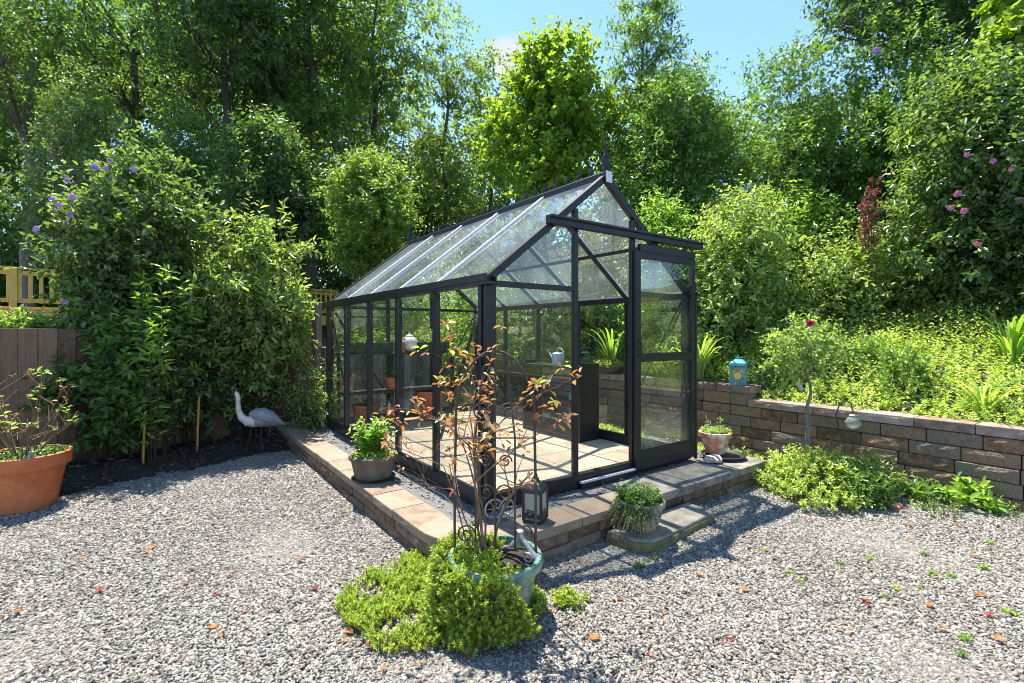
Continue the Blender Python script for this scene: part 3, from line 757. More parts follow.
MB().box(dx0 + .06, dx1 - .06, -.048, -.044, 1.025, 1.84).build('glass_pane', M['glass'], door)
MB().box(dx0 + .06, dx1 - .06, -.056, -.036, .09, .20).build('kick_panel', fr, door)
MB().tube([(dx0 + .03, -.063, 1.0), (dx0 + .03, -.09, 1.02), (dx0 + .03, -.09, 1.12), (dx0 + .03, -.063, 1.14)], .007, 8).build('handle', fr, door, smooth=True)
MB().tube([(W + .06, -.035, .0), (W + .06, -.035, 1.62)], .018, 8).build('downpipe', fr, gh, smooth=True)

# ------------------------------------------------------------------ retaining wall
rw = thing('retaining_wall', 'brown concrete block retaining wall holding back the green bank', 'wall', (*gw(0, 0), 0), RZ)
b = MB(); WA = 3.62
for k in range(5):
    z0 = -.02 + k * .116
    run_blocks(b, [(WA + .009 * k, -6), (WA + .009 * k, 9.5)][::-1], z0, z0 + .112, .2, .36, (k % 2) * .17 + .05 * k, gap=.007, jit=.007, rough=.013)
run_blocks(b, [(WA + .048, .14), (WA + .048, 9.5)][::-1], .566, .701, .2, .36, .1, gap=.007, jit=.007, rough=.013)
b.build('block_courses', M['wallblock'], rw, bevel=.006)
b = MB(); run_blocks(b, [(WA + .03, -6), (WA + .03, .135)][::-1], .563, .645, .27, .42, .1, gap=.006, jit=.006, rough=.006)
run_blocks(b, [(WA + .035, .10), (WA + .035, 9.5)][::-1], .705, .79, .27, .42, .1, gap=.006, jit=.006, rough=.006)
b.build('cap_course', M['wallcap'], rw, bevel=.008, seg=2)

# ------------------------------------------------------------------ fences and deck
def fence_run(name, label, p, q, n, hs, mat, post_mat, z0=.0):
    p = np.array(p, float); q = np.array(q, float); d = q - p; L = np.linalg.norm(d); ang = math.atan2(d[1], d[0])
    t = thing(name, label, 'fence', (p[0], p[1], z0), ang)
    w = L / n
    for i in range(n):
        h = hs[i]; b = MB(); x = i * w + .05
        while x < (i + 1) * w - .06:
            bw = min(.14, (i + 1) * w - .05 - x)
            y = random.uniform(-.003, .003)
            b.box(x, x + bw - .006, y - .01, y + .01, .03, h + random.uniform(-.012, .012)); x += bw
        b.build('board_panel', mat, t, bevel=.002)
        for rz0 in (.3, h - .3): MB().box(i * w + .046, (i + 1) * w - .046, .0135, .05, rz0, rz0 + .09).build('rail', mat, t)
    for i in range(n + 1):
        h = max(hs[max(i - 1, 0)], hs[min(i, n - 1)])
        q_ = MB(); q_.box(i * w - .045, i * w + .045, -.045, .045, -.1, h + .07)
        pst = q_.build('post', post_mat, t, bevel=.004)
        MB().prism([(i * w - .058, -.058), (i * w + .058, -.058), (i * w + .058, .058), (i * w - .058, .058)], h + .0705, h + .095).build('post_cap', post_mat, pst, bevel=.01)
    return t
FA = EDGE_A + EDGE_N * 1.15 - EDGE_D * 3.6
FB = np.array([-2.86, 7.18])
fence_run('board_fence', 'weathered vertical board fence behind the left shrubs', FA, FB, 6, [1.42, 1.42, 1.42, 1.44, 1.46, 1.76], M['wood_brown'], M['wood_grey'])
fence_run('low_fence', 'low grey board fence behind the greenhouse', FB + np.array([.12, .02]), gw(3.5, 5.6), 3, [1.1, 1.05, 1.05], M['wood_grey'], M['wood_grey'])

dk = thing('wooden_deck', 'new yellow timber deck with baluster railing beyond the fence', 'deck', (-10.4, 7.8, 0), math.atan2(6.4, 5.2))
Ld = 8.4
b = MB(); b.box(0, Ld, -.02, .02, 1.62, 1.86); b.build('rim_board', M['wood_new'], dk)
b = MB()
for k in range(12): b.box(0, Ld, .03 + k * .14, .165 + k * .14, 1.865, 1.90)
b.build('deck_boards', M['wood_new'], dk)
for k in range(6): MB().box(k * 1.66, k * 1.66 + .1, -.06, .04, 0 if k != 5 else 0, 2.62).build('post', M['wood_new'] if k < 5 else M['wood_orange'], dk, bevel=.004)
b = MB(); b.box(.02, Ld, -.03, .07, 2.60, 2.64); b.box(.02, Ld, .0, .04, 1.98, 2.05); b.box(.02, Ld, .0, .04, 2.5, 2.57); b.build('railing', M['wood_new'], dk)
for k in range(56):
    MB().box(.14 + k * .148, .195 + k * .148, -.029, -.001, 1.97, 2.58).build('baluster', M['wood_new'], dk)

# ------------------------------------------------------------------ pots and potted plants
def pot_prof(rb, rt, h, rim=.03, rimh=.05, wall=.02, curve=0.0):
    p = [(rb * .9, 0), (rb, .006)]
    for k in range(1, 7):
        t = k / 6; p.append((rb + (rt - rim * .5 - rb) * t + curve * math.sin(PI * t), .006 + (h - rimh - .006) * t))
    p += [(rt, h - rimh + .004), (rt + rim * .12, h - .006), (rt - rim * .1, h), (rt - wall, h - .002), (rt - wall - .005, h - .05)]
    return p
def soil_disc(parent, r, z, seed=0):
    MB().lathe([(r, z - .02), (r, z), (r * .6, z + .012), (r * .2, z + .006)], 20, wob=.02).build('soil', M['soil'], parent, smooth=True)

def potted(name, label, loc, rb, rt, h, mat, rim=.03, rimh=.05, curve=0.0, cat='potted plant', group=None, wob=.0):
    t = thing(name, label, cat, loc, 0, group)
    MB().lathe(pot_prof(rb, rt, h, rim, rimh, curve=curve), 36, wob=wob).build('pot', mat, t, smooth=True)
    soil_disc(t, rt - .024, h - .035)
    return t

# big terracotta pot at the left
pl = potted('potted_shrub', 'large orange terracotta pot holding a sparse twiggy shrub', (-3.93, 3.93, 0), .20, .29, .44, M['terra'], .06, .11)
st_p = []; lv = []
P0 = []; P1 = []; tips = []
for i in range(20):
    th = random.uniform(0, 2 * PI); o = random.uniform(.1, 1)
    b0 = np.array([math.cos(th) * .12 * o, math.sin(th) * .12 * o, .40]); el = random.uniform(.25, .62)
    m1 = b0 + np.array([math.cos(th) * o * .2, math.sin(th) * o * .2, el * .5]); t1 = m1 + np.array([math.cos(th) * o * .22, math.sin(th) * o * .22, el * .5]) + rg.normal(0, .03, 3)
    P0 += [b0, m1]; P1 += [m1, t1]; tips.append(t1)
    for k in range(3):
        s = m1 + (t1 - m1) * random.uniform(.0, .8); e = s + np.array([rg.normal(0, .09), rg.normal(0, .09), random.uniform(.05, .18)])
        P0.append(s); P1.append(e); tips.append(e)
P0 = np.array(P0); P1 = np.array(P1); tips = np.array(tips)
np_obj('stems', *sticks(P0, P1, .0055, .0028), M['twig'], pl)
sel = tips[rg.choice(len(tips), 30, replace=False)]
np_obj('leaves', *sprigs(sel - np.array([0, 0, .02]), .05, 3, .05, 60, .6), M['lf_bright'], pl)
sel = tips[rg.choice(len(tips), 26, replace=False)]
np_obj('dry_leaves', *sprigs(sel - np.array([0, 0, .02]), .04, 3, .035, 60, .5), M['lf_dry'], pl)
a = rg.uniform(0, 2 * PI, 120); r = np.sqrt(rg.uniform(0, 1, 120)) * .27
np_obj('ground_leaves', *sprigs(np.stack([np.cos(a) * r, np.sin(a) * r, np.full(120, .39)], 1), .06, 6, .035, 55, .5), M['lf_mid'], pl)
MB().lathe([(.03, 0), (.032, .03), (.02, .05), (.022, .07)], 10, (.16, -.1, .40)).build('grey_cap', M['silver'], pl, smooth=True)

# stone tub on the platform
x, y = gw(-.35, 1.17)
tb = potted('potted_herb', 'brown weathered tub of leafy green herb on the platform edge', (x, y, PZ), .145, .195, .20, M['stonepot'], .03, .035)
n = 60; a = rg.uniform(0, 2 * PI, n); r = np.sqrt(rg.uniform(0, 1, n)) * .075
np_obj('foliage', *sprigs(np.stack([np.cos(a) * r + .0, np.sin(a) * r, np.full(n, .17)], 1), .27, 16, .055, 55, .5, spread=.22, t0=.2), M['lf_bright'], tb)
n = 60; a = rg.uniform(0, 2 * PI, n); r = np.sqrt(rg.uniform(.1, 1, n)) * .16
np_obj('low_leaves', *sprigs(np.stack([np.cos(a) * r, np.sin(a) * r, np.full(n, .165)], 1), .06, 6, .035, 60, .5), M['lf_cover'], tb)
MB().lathe([(.16, 0), (.175, .004), (.178, .018), (.165, .02)], 28, (.0, 0, -.0)).build('saucer', M['black'], tb, smooth=True)

# mossy pot on the step stone
x, y = gw(.84, -.63)
mp = potted('potted_creeper', 'pale lichen stained pot of trailing green creeper on the stepping slab', (x, y, .079), .085, .15, .20, M['mosspot'], .03, .045, .012)
n = 150; a = rg.uniform(0, 2 * PI, n); r = np.sqrt(rg.uniform(0, 1, n)) * .14
np_obj('foliage', *sprigs(np.stack([np.cos(a) * r - .01, np.sin(a) * r, np.full(n, .175)], 1), .10, 12, .03, 55, .4, spread=.5), M['lf_mid'], mp)
n = 70; a = rg.uniform(2.2, 4.9, n); P = np.stack([np.cos(a) * .145, np.sin(a) * .145, np.full(n, .20)], 1)
D = np.stack([np.cos(a) * .5, np.sin(a) * .5, -rg.uniform(.4, 1.3, n)], 1)
np_obj('trailing_stems', *sticks(P, P + unit(D) * .17, .0025, .0015), M['twig'], mp)
np_obj('trailing_leaves', *twig_leaves(P, D, rg.uniform(.06, .2, n), 9, .025, 55, wr=.4), M['lf_mid'], mp)

# terracotta pot by the wall
x, y = gw(2.6, -.10)
sc = thing('plant_saucer', 'round black saucer under the weathered terracotta pot', 'saucer', (x + .05, y - .06, PZ + .004))
MB().lathe([(.16, 0), (.19, .008), (.205, .035), (.195, .037), (.18, .02), (.05, .016)], 32).build('dish', M['black'], sc, smooth=True)
tp = potted('potted_succulent', 'whitened terracotta pot of small succulents beside the block wall', (x, y, PZ + .026), .085, .15, .215, M['terra_old'], .03, .05)
n = 60; a = rg.uniform(0, 2 * PI, n); r = np.sqrt(rg.uniform(0, 1, n)) * .12
np_obj('foliage', *sprigs(np.stack([np.cos(a) * r, np.sin(a) * r, np.full(n, .185)], 1), .06, 8, .04, 50, .35), M['lf_pale'], tp)
np_obj('tall_sprigs', *sprigs(np.array([[.02, .03, .19], [.06, 0, .19], [.0, .0, .19]]), .17, 10, .05, 40, .22), M['lf_pale'], tp)

x, y = gw(2.36, -.23)
b = MB(); b.lathe([(.03, 0), (.075, .012), (.085, .035), (.055, .06), (.015, .07)], 12, wob=.14)
b.v = [(vx * 1.2 + random.uniform(-.008, .008), vy * .8 + random.uniform(-.008, .008), vz + random.uniform(-.005, .005)) for vx, vy, vz in b.v]
o = b.build('rough_rock', M['shell'], None, False, loc=(x, y, PZ + .002), rz=.5); tag(o, 'small pinkish white rock at the foot of the greenhouse door', 'rock')

# ---- green glazed pot with the rose
GP = np.array([-.085, 2.44, 0])
gp = thing('potted_rose', 'green glazed pot with a tall bare stemmed rose turning orange', 'potted plant', GP)
MB().lathe([(.13, 0), (.15, .01), (.185, .10), (.205, .20), (.212, .24), (.238, .255), (.242, .28), (.232, .298), (.212, .298), (.205, .27), (.195, .23)], 44).build('pot', M['greenpot'], gp, smooth=True)
soil_disc(gp, .196, .262)
keep_rg = rg; rg = np.random.default_rng(5); random.seed(5)
segs = []; tips = []; thick = MB()
def branch(p, d, l, r, depth):
    d = d / np.linalg.norm(d); pts = [p]; n = 4
    for k in range(n):
        d = d + rg.normal(0, .14, 3) + np.array([0, 0, .03]); d /= np.linalg.norm(d)
        pts.append(pts[-1] + d * l / n)
    thick.tube(pts, [r * .68 * (1 - .55 * k / n) for k in range(n + 1)], 6)
    tips.append((pts[-1], d)); tips.append((pts[-2], d))
    if depth > 0:
        for k in range(2):
            i = random.choice((1, 2, 3, 3, 4)); dd = d + rg.normal(0, .55, 3); dd[2] = abs(dd[2]) * .6 + .25
            branch(pts[i], dd, l * random.uniform(.5, .8), r * .55, depth - 1)
branch(np.array([-.04, .02, .25]), np.array([-.06, .02, 1.]), .55, .015, 3)
branch(np.array([-.02, .05, .25]), np.array([.0, .05, 1.]), .55, .013, 2)
branch(np.array([-.07, .0, .25]), np.array([-.22, .12, 1.]), .60, .011, 3)
branch(np.array([-.09, .02, .25]), np.array([-.4, .12, 1.]), .5, .008, 2)
branch(np.array([-.06, .0, .25]), np.array([-.32, .0, 1.]), .55, .008, 2)
branch(np.array([-.05, .06, .25]), np.array([-.2, .25, 1.]), .6, .009, 3)
branch(np.array([-.06, .03, .25]), np.array([-.30, .15, 1.]), .62, .010, 3)
branch(np.array([-.05, .0, .25]), np.array([-.2, .05, 1.]), .75, .010, 3)
thick.build('stems', M['twig'], gp, smooth=True)
tp_ = np.array([t[0] for t in tips]); hi = tp_[:, 2] > .75
Ph = tp_[hi]; np_obj('autumn_leaves', *sprigs(np.repeat(Ph[rg.uniform(0, 1, len(Ph)) < .9], 1, 0) - np.array([0, 0, .02]), .05, 3, .042, 60, .55, droop=.35, spread=.8), M['lf_orange'], gp)
Pl = tp_[~hi][::2]; np_obj('dry_leaves', *sprigs(Pl - np.array([0, 0, .01]), .03, 3, .03, 60, .45, droop=.5, spread=.7), M['lf_red'], gp)
Pt = Ph[Ph[:, 2] > 1.05]
if len(Pt): np_obj('green_leaves', *sprigs(Pt[::6], .04, 2, .045, 60, .55, droop=.2, spread=.8), M['lf_cover'], gp)

rg = keep_rg
# trellis standing in the pot
tr = thing('garden_trellis', 'rusty wire trellis with scrolls standing in the green pot', 'trellis', (GP[0], GP[1] + .03, .25))
def spiral(cx, cz, r, turns=1.6, s=1, ph=0.0, y=0.0):
    return [(cx + s * r * (1 - .8 * k / 26) * math.cos(ph + turns * 2 * PI * k / 26), y, cz + r * (1 - .8 * k / 26) * math.sin(ph + turns * 2 * PI * k / 26)) for k in range(27)]
b = MB()
arch = [(-.205, 0, -.12), (-.205, 0, .35), (-.20, 0, .62)] + [(-.20 * math.cos(k * PI / 12), 0, .72 + .34 * math.sin(k * PI / 12)) for k in range(13)] + [(.20, 0, .62), (.205, 0, .35), (.205, 0, -.12)]
b.tube(arch, .007, 6); b.build('frame', M['wire'], tr, smooth=True)
for zz in (.06, .62): MB().tube([(-.2, 0, zz), (.2, 0, zz)], .0048, 6).build('cross_bar', M['wire'], tr, smooth=True)
for xx in (-.1, 0, .1): MB().tube([(xx, .0, .06), (xx, .0, .62), (xx * .6, .0, .98 if xx else 1.06)], .005, 6).build('upright', M['wire'], tr, smooth=True)
for (cx, cz, r, s) in ((-.15, .13, .05, 1), (.15, .13, .05, -1), (-.05, .34, .045, 1), (.05, .34, .045, -1), (-.05, .5, .035, -1), (.05, .5, .035, 1), (-.07, .75, .05, 1), (.07, .75, .05, -1)):
    MB().tube(spiral(cx, cz, r, s=s, y=.006), .0045, 5).build('scroll', M['wire'], tr, smooth=True)

# silver arm ornament at the pot rim
og = thing('metal_ornament', 'weathered silver bent arm ornament leaning on the green pot rim', 'garden ornament', (.04, 2.47, .27), -.5)
b = MB(); b.tube([(-.11, 0, .02), (-.06, 0, .035), (-.01, 0, .085), (.0, 0, .12)], [.008, .012, .014, .016], 8)
b.tube([(0, 0, .118), (.03, -.01, .085), (.07, -.01, .04), (.10, -.01, .015)], [.013, .012, .014, .018], 8); b.build('arm', M['silver'], og, smooth=True)
MB().lathe([(.008, 0), (.02, .008), (.022, .02), (.01, .03)], 12, (.0, 0, .11)).build('knob', M['silver'], og, smooth=True)
MB().tube([(.06 + .022 * math.cos(k * PI / 8), -.03, .02 + .022 * math.sin(k * PI / 8)) for k in range(17)], .006, 6).build('ring', M['silver'], og, smooth=True)

# small wheeled ornament by the corner post
x, y = gw(.0, -.17)
wo = thing('wheel_ornament', 'tiny spoked wheel ornament at the greenhouse corner post', 'garden ornament', (x, y, PZ), .35)
for (cx, cy) in ((-.045, 0), (.05, .03)):
    r = .06 if cx < 0 else .05
    wb = MB(); wb.tube([(cx + r * math.cos(k * PI / 14), cy, r + .004 + r * math.sin(k * PI / 14)) for k in range(29)], .006, 6)
    for k in range(6): wb.bar((cx, cy, r + .004), (cx + r * math.cos(k * PI / 3), cy, r + .004 + r * math.sin(k * PI / 3)), .004, .004)
    wb.build('wheel', M['silver'], wo, smooth=True)
MB().tube([(-.045, .0, .064), (.0, .01, .07), (.05, .025, .055), (.12, .03, .05)], .006, 6).build('axle_frame', M['silver'], wo, smooth=True)
MB().tube([(-.08, -.02, .02), (.02, -.03, .012), (.13, -.02, .02)], .006, 6).build('tow_bar', M['silver'], wo, smooth=True)

# sedum carpet
def in_poly(px, py, poly):
    c = np.zeros(len(px), bool); n = len(poly)
    for i in range(n):
        x1, y1 = poly[i]; x2, y2 = poly[(i + 1) % n]
        c ^= ((y1 > py) != (y2 > py)) & (px < (x2 - x1) * (py - y1) / (y2 - y1 + 1e-12) + x1)
    return c
gpx = [(336, 612), (352, 590), (375, 570), (398, 565), (415, 560), (445, 560), (540, 590), (548, 606), (540, 622), (520, 640), (490, 650), (468, 662), (440, 648), (405, 662), (380, 655), (360, 640), (345, 628)]
poly = [((u - 512) / F * F * CAMZ / (v_ - HY), F * CAMZ / (v_ - HY)) for u, v_ in gpx]
n = 8000; xs, ys = rg.uniform(-1.0, .3, n), rg.uniform(1.95, 3.1, n)
k = in_poly(xs, ys, poly) & (np.hypot(xs - GP[0], ys - GP[1]) > .17)
xs, ys = xs[k], ys[k]
patch = np.sin(xs * 13 + 2 * np.sin(ys * 7)) * np.sin(ys * 11 + 1.3) + rg.normal(0, .35, len(xs))
k = patch > -.25; xs, ys = xs[k], ys[k]
Pg = np.stack([xs, ys, np.full(len(xs), .004)], 1)
sd = thing('sedum_carpet', 'bright lime sedum spilling from the green pot over the gravel', 'ground cover plant', (GP[0] - .3, GP[1] - .1, 0))
o0 = np.array(sd.location)
hh = .03 + .055 * rg.uniform(0, 1, len(Pg))
D = rg.normal(0, .3, (len(Pg), 3)); D[:, 2] = 1
gA = twig_leaves(Pg - o0, D, hh, 16, .016, 48, -.1, .5, .5, True, t0=.25, taper=.5)
# mound over the left and front of the pot
n = 1900; th = rg.uniform(PI * .62, PI * 1.74, n); z = rg.uniform(.02, .29, n)
rr = .23 + .06 * np.sqrt(np.clip(1 - z / .34, 0, 1)) + rg.uniform(-.02, .035, n)
Pm = np.stack([GP[0] + rr * np.cos(th), GP[1] + rr * np.sin(th), z], 1)
k = ~((th > PI * 1.58) & (z > .30 - .30 * (th - PI * 1.58) / (PI * .16))) & (rg.uniform(0, 1, n) < .55 + .5 * np.sin(th * 9) * np.sin(z * 40) + .3); Pm = Pm[k]; th = th[k]
Dm = np.stack([np.cos(th) * .55, np.sin(th) * .55, np.full(len(th), .8)], 1) + rg.normal(0, .2, (len(th), 3))
gB = twig_leaves(Pm - o0, Dm, rg.uniform(.04, .07, len(Pm)), 15, .0165, 48, -.1, .5, .5, True, t0=.25, taper=.5)
n = 620; th = rg.uniform(0, 2 * PI, n); r = .21 * np.sqrt(rg.uniform(0, 1, n))
Pt = np.stack([GP[0] + r * np.cos(th), GP[1] + r * np.sin(th), np.full(n, .262)], 1); k = (Pt[:, 0] < GP[0] + .02) | (Pt[:, 1] < GP[1] - .16); Pt = Pt[k]
D = rg.normal(0, .3, (len(Pt), 3)); D[:, 2] = 1
gC = twig_leaves(Pt - o0, D, rg.uniform(.03, .075, len(Pt)), 15, .0165, 48, -.1, .5, .5, True, t0=.25, taper=.5)
np_obj('foliage', *join([gA, gB, gC]), M['lf_sedum'], sd)
np_obj('stems', *sticks(np.concatenate([Pg, Pm]) - o0, np.concatenate([Pg + np.array([0, 0, .05]), Pm + unit(Dm) * .04]) - o0, .0018, .0012), M['twig'], sd)

def clump(name, label, cat, loc, r, h, n, mat, size, nl=9, group=None, ang=50, wr=.5, sprig=.12, stems='stem', spread=.35):
    """low mound of leafy sprigs"""
    t = thing(name, label, cat, loc, 0, group)
    th = rg.uniform(0, 2 * PI, n); q = np.sqrt(rg.uniform(0, 1, n)); w = 1 + .18 * np.sin(3 * th + 1) + .1 * np.sin(5 * th)
    z = h * np.clip(1 - q ** 2, 0, 1) * rg.uniform(.35, 1, n)
    P = np.stack([np.cos(th) * q * r * w, np.sin(th) * q * r * w, z], 1)
    D = np.stack([np.cos(th) * q, np.sin(th) * q, np.full(n, 1.1)], 1) + rg.normal(0, spread, (n, 3))
    L = sprig * rg.uniform(.6, 1.2, n)
    np_obj('foliage', *twig_leaves(P, D, L, nl, size, ang, 0, wr, .4, True, t0=.15), M[mat], t)
    B = P * np.array([.75, .75, 0]) + np.array([0, 0, -.02])
    np_obj('stems', *join([sticks(B, P, .003, .002), sticks(P, P + unit(D) * L[:, None], .002, .001)]), M[stems], t)
    return t
x, y = pt(568, F * CAMZ / (605 - HY)); clump('sedum_sprig', 'small separate tuft of lime sedum on gravel right of the pot', 'plant', (x, y, 0), .07, .04, 60, 'lf_sedum', .018, 12, sprig=.05)

# ------------------------------------------------------------------ lanterns
def lantern(name, label, loc, rz, w, h, body_mat, pane_mat, group=None):
    t = thing(name, label, 'lantern', loc, rz, group); s = w / 2
    MB().prism([(-s * 1.08, -s * 1.08), (s * 1.08, -s * 1.08), (s * 1.08, s * 1.08), (-s * 1.08, s * 1.08)], 0, .016).build('base', body_mat, t, bevel=.003)
    hb = h * .66
    for i in (-1, 1):
        for j in (-1, 1):
            MB().box(i * s - .007, i * s + .007, j * s - .007, j * s + .007, .0165, hb).build('corner_bar', body_mat, t)
    for k in range(4):
        a = k * PI / 2; c_, s_ = math.cos(a), math.sin(a)
        q = MB(); p0 = (c_ * s * .96 - s_ * s * .9, s_ * s * .96 + c_ * s * .9, 0); p1 = (c_ * s * .96 + s_ * s * .9, s_ * s * .96 - c_ * s * .9, 0)
        mid = .5 * (.0165 + hb)
        q.bar((p0[0], p0[1], mid), (p1[0], p1[1], mid), .003, hb - .02); pane = q.build('pane', pane_mat, t)
        q = MB()
        for m_ in range(7):       # leaf pattern along the foot of the pane
            u = -.8 + 1.6 * (m_ + .5) / 7; x0 = c_ * (s * .96 + .004) - s_ * s * u; y0 = s_ * (s * .96 + .004) + c_ * s * u
            hh = random.uniform(.12, .36) * hb
            q.bar((x0, y0, .02), (x0, y0, .02 + hh), .0025, .0025)
            for e in (-1, 1):
                for lv_ in (.45, .75, .98):
                    q.bar((x0, y0, .02 + hh * lv_ * .85), (x0 - s_ * e * .011, y0 + c_ * e * .011, .02 + hh * lv_), .003, .005)
        q.build('leaf_pattern', body_mat, pane)
    q = MB(); e = s * 1.15
    ring = lambda r_, z: [(-r_, -r_, z), (r_, -r_, z), (r_, r_, z), (-r_, r_, z)]
    prof = [(e, hb), (e, hb + .012), (e * .93, hb + h * .10), (e * .62, hb + h * .19), (e * .30, hb + h * .235), (e * .28, hb + h * .28), (e * .36, hb + h * .29)]
    vs = []; fs = []
    for r_, z in prof: vs += ring(r_, z)
    for i in range(len(prof) - 1):
        for k in range(4): fs.append((i * 4 + k, i * 4 + (k + 1) % 4, i * 4 + 4 + (k + 1) % 4, i * 4 + 4 + k))
    fs.append((3, 2, 1, 0)); m_ = 4 * (len(prof) - 1); fs.append((m_, m_ + 1, m_ + 2, m_ + 3))
    q.add(vs, fs); q.build('roof', body_mat, t, bevel=.003)
    MB().tube([(.034 * math.cos(k * PI / 10), 0, hb + h * .31 + .02 * math.sin(k * PI / 10)) for k in range(21)], .004, 6).build('ring_handle', body_mat, t, smooth=True)
    return t
x, y = gw(.15, -.34)
lantern('garden_lantern', 'black lantern with frosted leaf patterned panes on the platform', (x, y, PZ + .002), RZ + .55, .118, .285, M['black'], M['frosted'])
x, y = gw(3.75, .30)
bl = lantern('garden_lantern', 'turquoise metal lantern with a yellow flower standing on the wall', (x, y, .79), RZ + .4, .16, .34, M['turq'], M['globe'])
for k in range(4):
    a = k * PI / 2
    q = MB()
    for m_ in range(6): q.lathe([(.002, -.004), (.018, -.002), (.018, .002), (.002, .004)], 10, (.024 * math.cos(m_ * PI / 3), .024 * math.sin(m_ * PI / 3), 0))
    q.v = [(math.cos(a) * (.081 + vz * .5) - math.sin(a) * vx, math.sin(a) * (.081 + vz * .5) + math.cos(a) * vx, .11 + vy) for vx, vy, vz in q.v]
    q.build('flower', M['yellow'], bl)

# ------------------------------------------------------------------ things inside the greenhouse
def ghx(a, b, z=0.0): return (*gw(a, b), PZ + z)
sh = thing('shelf_unit', 'black open shelving unit against the right greenhouse wall', 'shelf', ghx(1.93, 1.09), RZ)
for y in (0, 1.0): MB().vprism([(0, 0), (.30, 0), (.30, .86), (.03, .86), (0, .82)], y, y + .025).build('side_panel', M['blacklam'], sh, bevel=.002)
for z in (.03, .42, .80): MB().box(.004, .296, .0255, .9995, z, z + .022).build('shelf', M['blacklam'], sh, bevel=.002)
MB().box(.02, .28, .06, .2, .445, .52).build('tray', M['teal'], sh, bevel=.004)
wc = thing('watering_can', 'pale blue metal watering can on top of the black shelving', 'watering can', ghx(2.08, 1.62, .823), RZ + PI / 2 - .1)
wc.scale = (.82, .82, .82)
MB().lathe([(.085, 0), (.088, .008), (.082, .15), (.084, .158), (.06, .175), (.03, .18)], 24).build('body', M['canblue'], wc, smooth=True)
MB().tube([(.075, 0, .04), (.15, 0, .11), (.24, 0, .19)], [.018, .013, .011], 10).build('spout', M['canblue'], wc, smooth=True)
MB().lathe([(.012, 0), (.03, .014), (.03, .02)], 14, (.245, 0, .19)).build('spout_head', M['canblue'], wc, smooth=True)
MB().tube([(-.08, 0, .05), (-.15, 0, .10), (-.15, 0, .18), (-.09, 0, .24), (-.01, 0, .24), (.03, 0, .17)], .007, 8).build('handle', M['canblue'], wc, smooth=True)

bn = thing('potting_bench', 'dark two tier staging bench across the rear of the greenhouse', 'bench', ghx(.08, 3.28), RZ)
for z in (.42, .92): 
    q = MB()
    for k in range(3): q.box(0, 1.55, .02 + k * .13, .14 + k * .13, z, z + .022)
    q.build('shelf', M['black'], bn)
for xx in (.02, .75, 1.5):
    for yy in (.02, .38): MB().box(xx, xx + .035, yy, yy + .035, 0, .919).build('leg', M['black'], bn)
for xx, ln in ((.06, .58), (.98, .50)):
    p_ = thing('seed_trough', 'long dark green trough at the %s end of the rear bench top' % ('left' if xx < .5 else 'right'), 'planter', ghx(.08 + xx, 3.34, .944), RZ, 'troughs on the rear bench')
    q = MB(); q.box(0, ln, 0, .012, 0, .13); q.box(0, ln, .188, .2, 0, .13); q.box(0, .012, .0125, .1875, 0, .13); q.box(ln - .012, ln, .0125, .1875, 0, .13); q.box(.0125, ln - .0125, .0125, .1875, 0, .012)
    q.build('box', M['darkgreen'], p_, bevel=.003)
    n = 40; np_obj('seedlings', *sprigs(np.stack([rg.uniform(.05, ln - .05, n), rg.uniform(.03, .17, n), np.full(n, .08)], 1), .22, 8, .05, 50, .4), M['lf_bright' if xx < .5 else 'lf_pale'], p_)
def tpot(label, loc, rb, rt, h, plant=None, mat='terra'):
    t = thing('terracotta_pot', label, 'pot', loc, random.uniform(0, 6), 'terracotta pots in the greenhouse')
    MB().lathe(pot_prof(rb, rt, h, .02, .045, .012), 28).build('pot', M[mat], t, smooth=True); soil_disc(t, rt - .016, h - .03)
    if plant:
        n = plant[1]; np_obj('foliage', *sprigs(np.stack([rg.normal(0, .02, n), rg.normal(0, .02, n), np.full(n, h - .03)], 1), plant[2], 10, .045, 55, .45), M[plant[0]], t)
tpot('small round terracotta pot on the lower tier of the rear bench', ghx(.74, 3.42, .443), .07, .095, .17, ('lf_bright', 4, .2))
tpot('faded terracotta pot at the left end of the lower tier', ghx(.16, 3.42, .443), .06, .085, .20, ('lf_orange', 6, .18), 'terra_old')
tpot('tapered terracotta pot on the floor under the left bench end', ghx(.36, 3.42, .002), .10, .15, .28, ('lf_mid', 5, .12))
tpot('squat terracotta pot on the floor between two others', ghx(.74, 3.38, .002), .085, .125, .24, ('lf_mid', 4, .15))
tpot('largest terracotta pot on the greenhouse floor, right of the bench', ghx(1.28, 3.40, .002), .13, .20, .40)
tpot('tiny terracotta pot on the upper tier beside the white jar', ghx(.80, 3.3, .944), .05, .07, .12, ('lf_orange', 6, .12))
j = thing('ceramic_jar', 'round white ceramic jar on the rear bench top', 'jar', ghx(1.0, 3.44, .944), 0)
MB().lathe([(.05, 0), (.09, .02), (.12, .08), (.115, .14), (.08, .19), (.05, .205)], 28).build('body', M['white'], j, smooth=True)
MB().lathe([(.05, .2055), (.055, .215), (.03, .23), (.012, .24), (.014, .255), (.004, .262)], 20).build('lid', M['white'], j, smooth=True)
b = MB(); b.box(-.2, .2, -.13, .13, 0, .18); b.box(-.18, .18, -.11, .11, .1805, .2)
b.build('stone_trough', M['white'], None, loc=(*gw(3.76, 5.2), .79), rz=RZ, bevel=.01)
tag(bpy.data.objects['stone_trough'], 'pale box planter on the wall top behind the greenhouse', 'planter')
pw = thing('window_box', 'low brown bowl of yellow and pink succulents on the wall cap', 'planter', (*gw(3.76, 2.33), .79), RZ)
MB().lathe([(.12, 0), (.15, .02), (.19, .10), (.19, .115), (.175, .115), (.16, .08)], 24).build('bowl', M['stonepot'], pw, smooth=True)
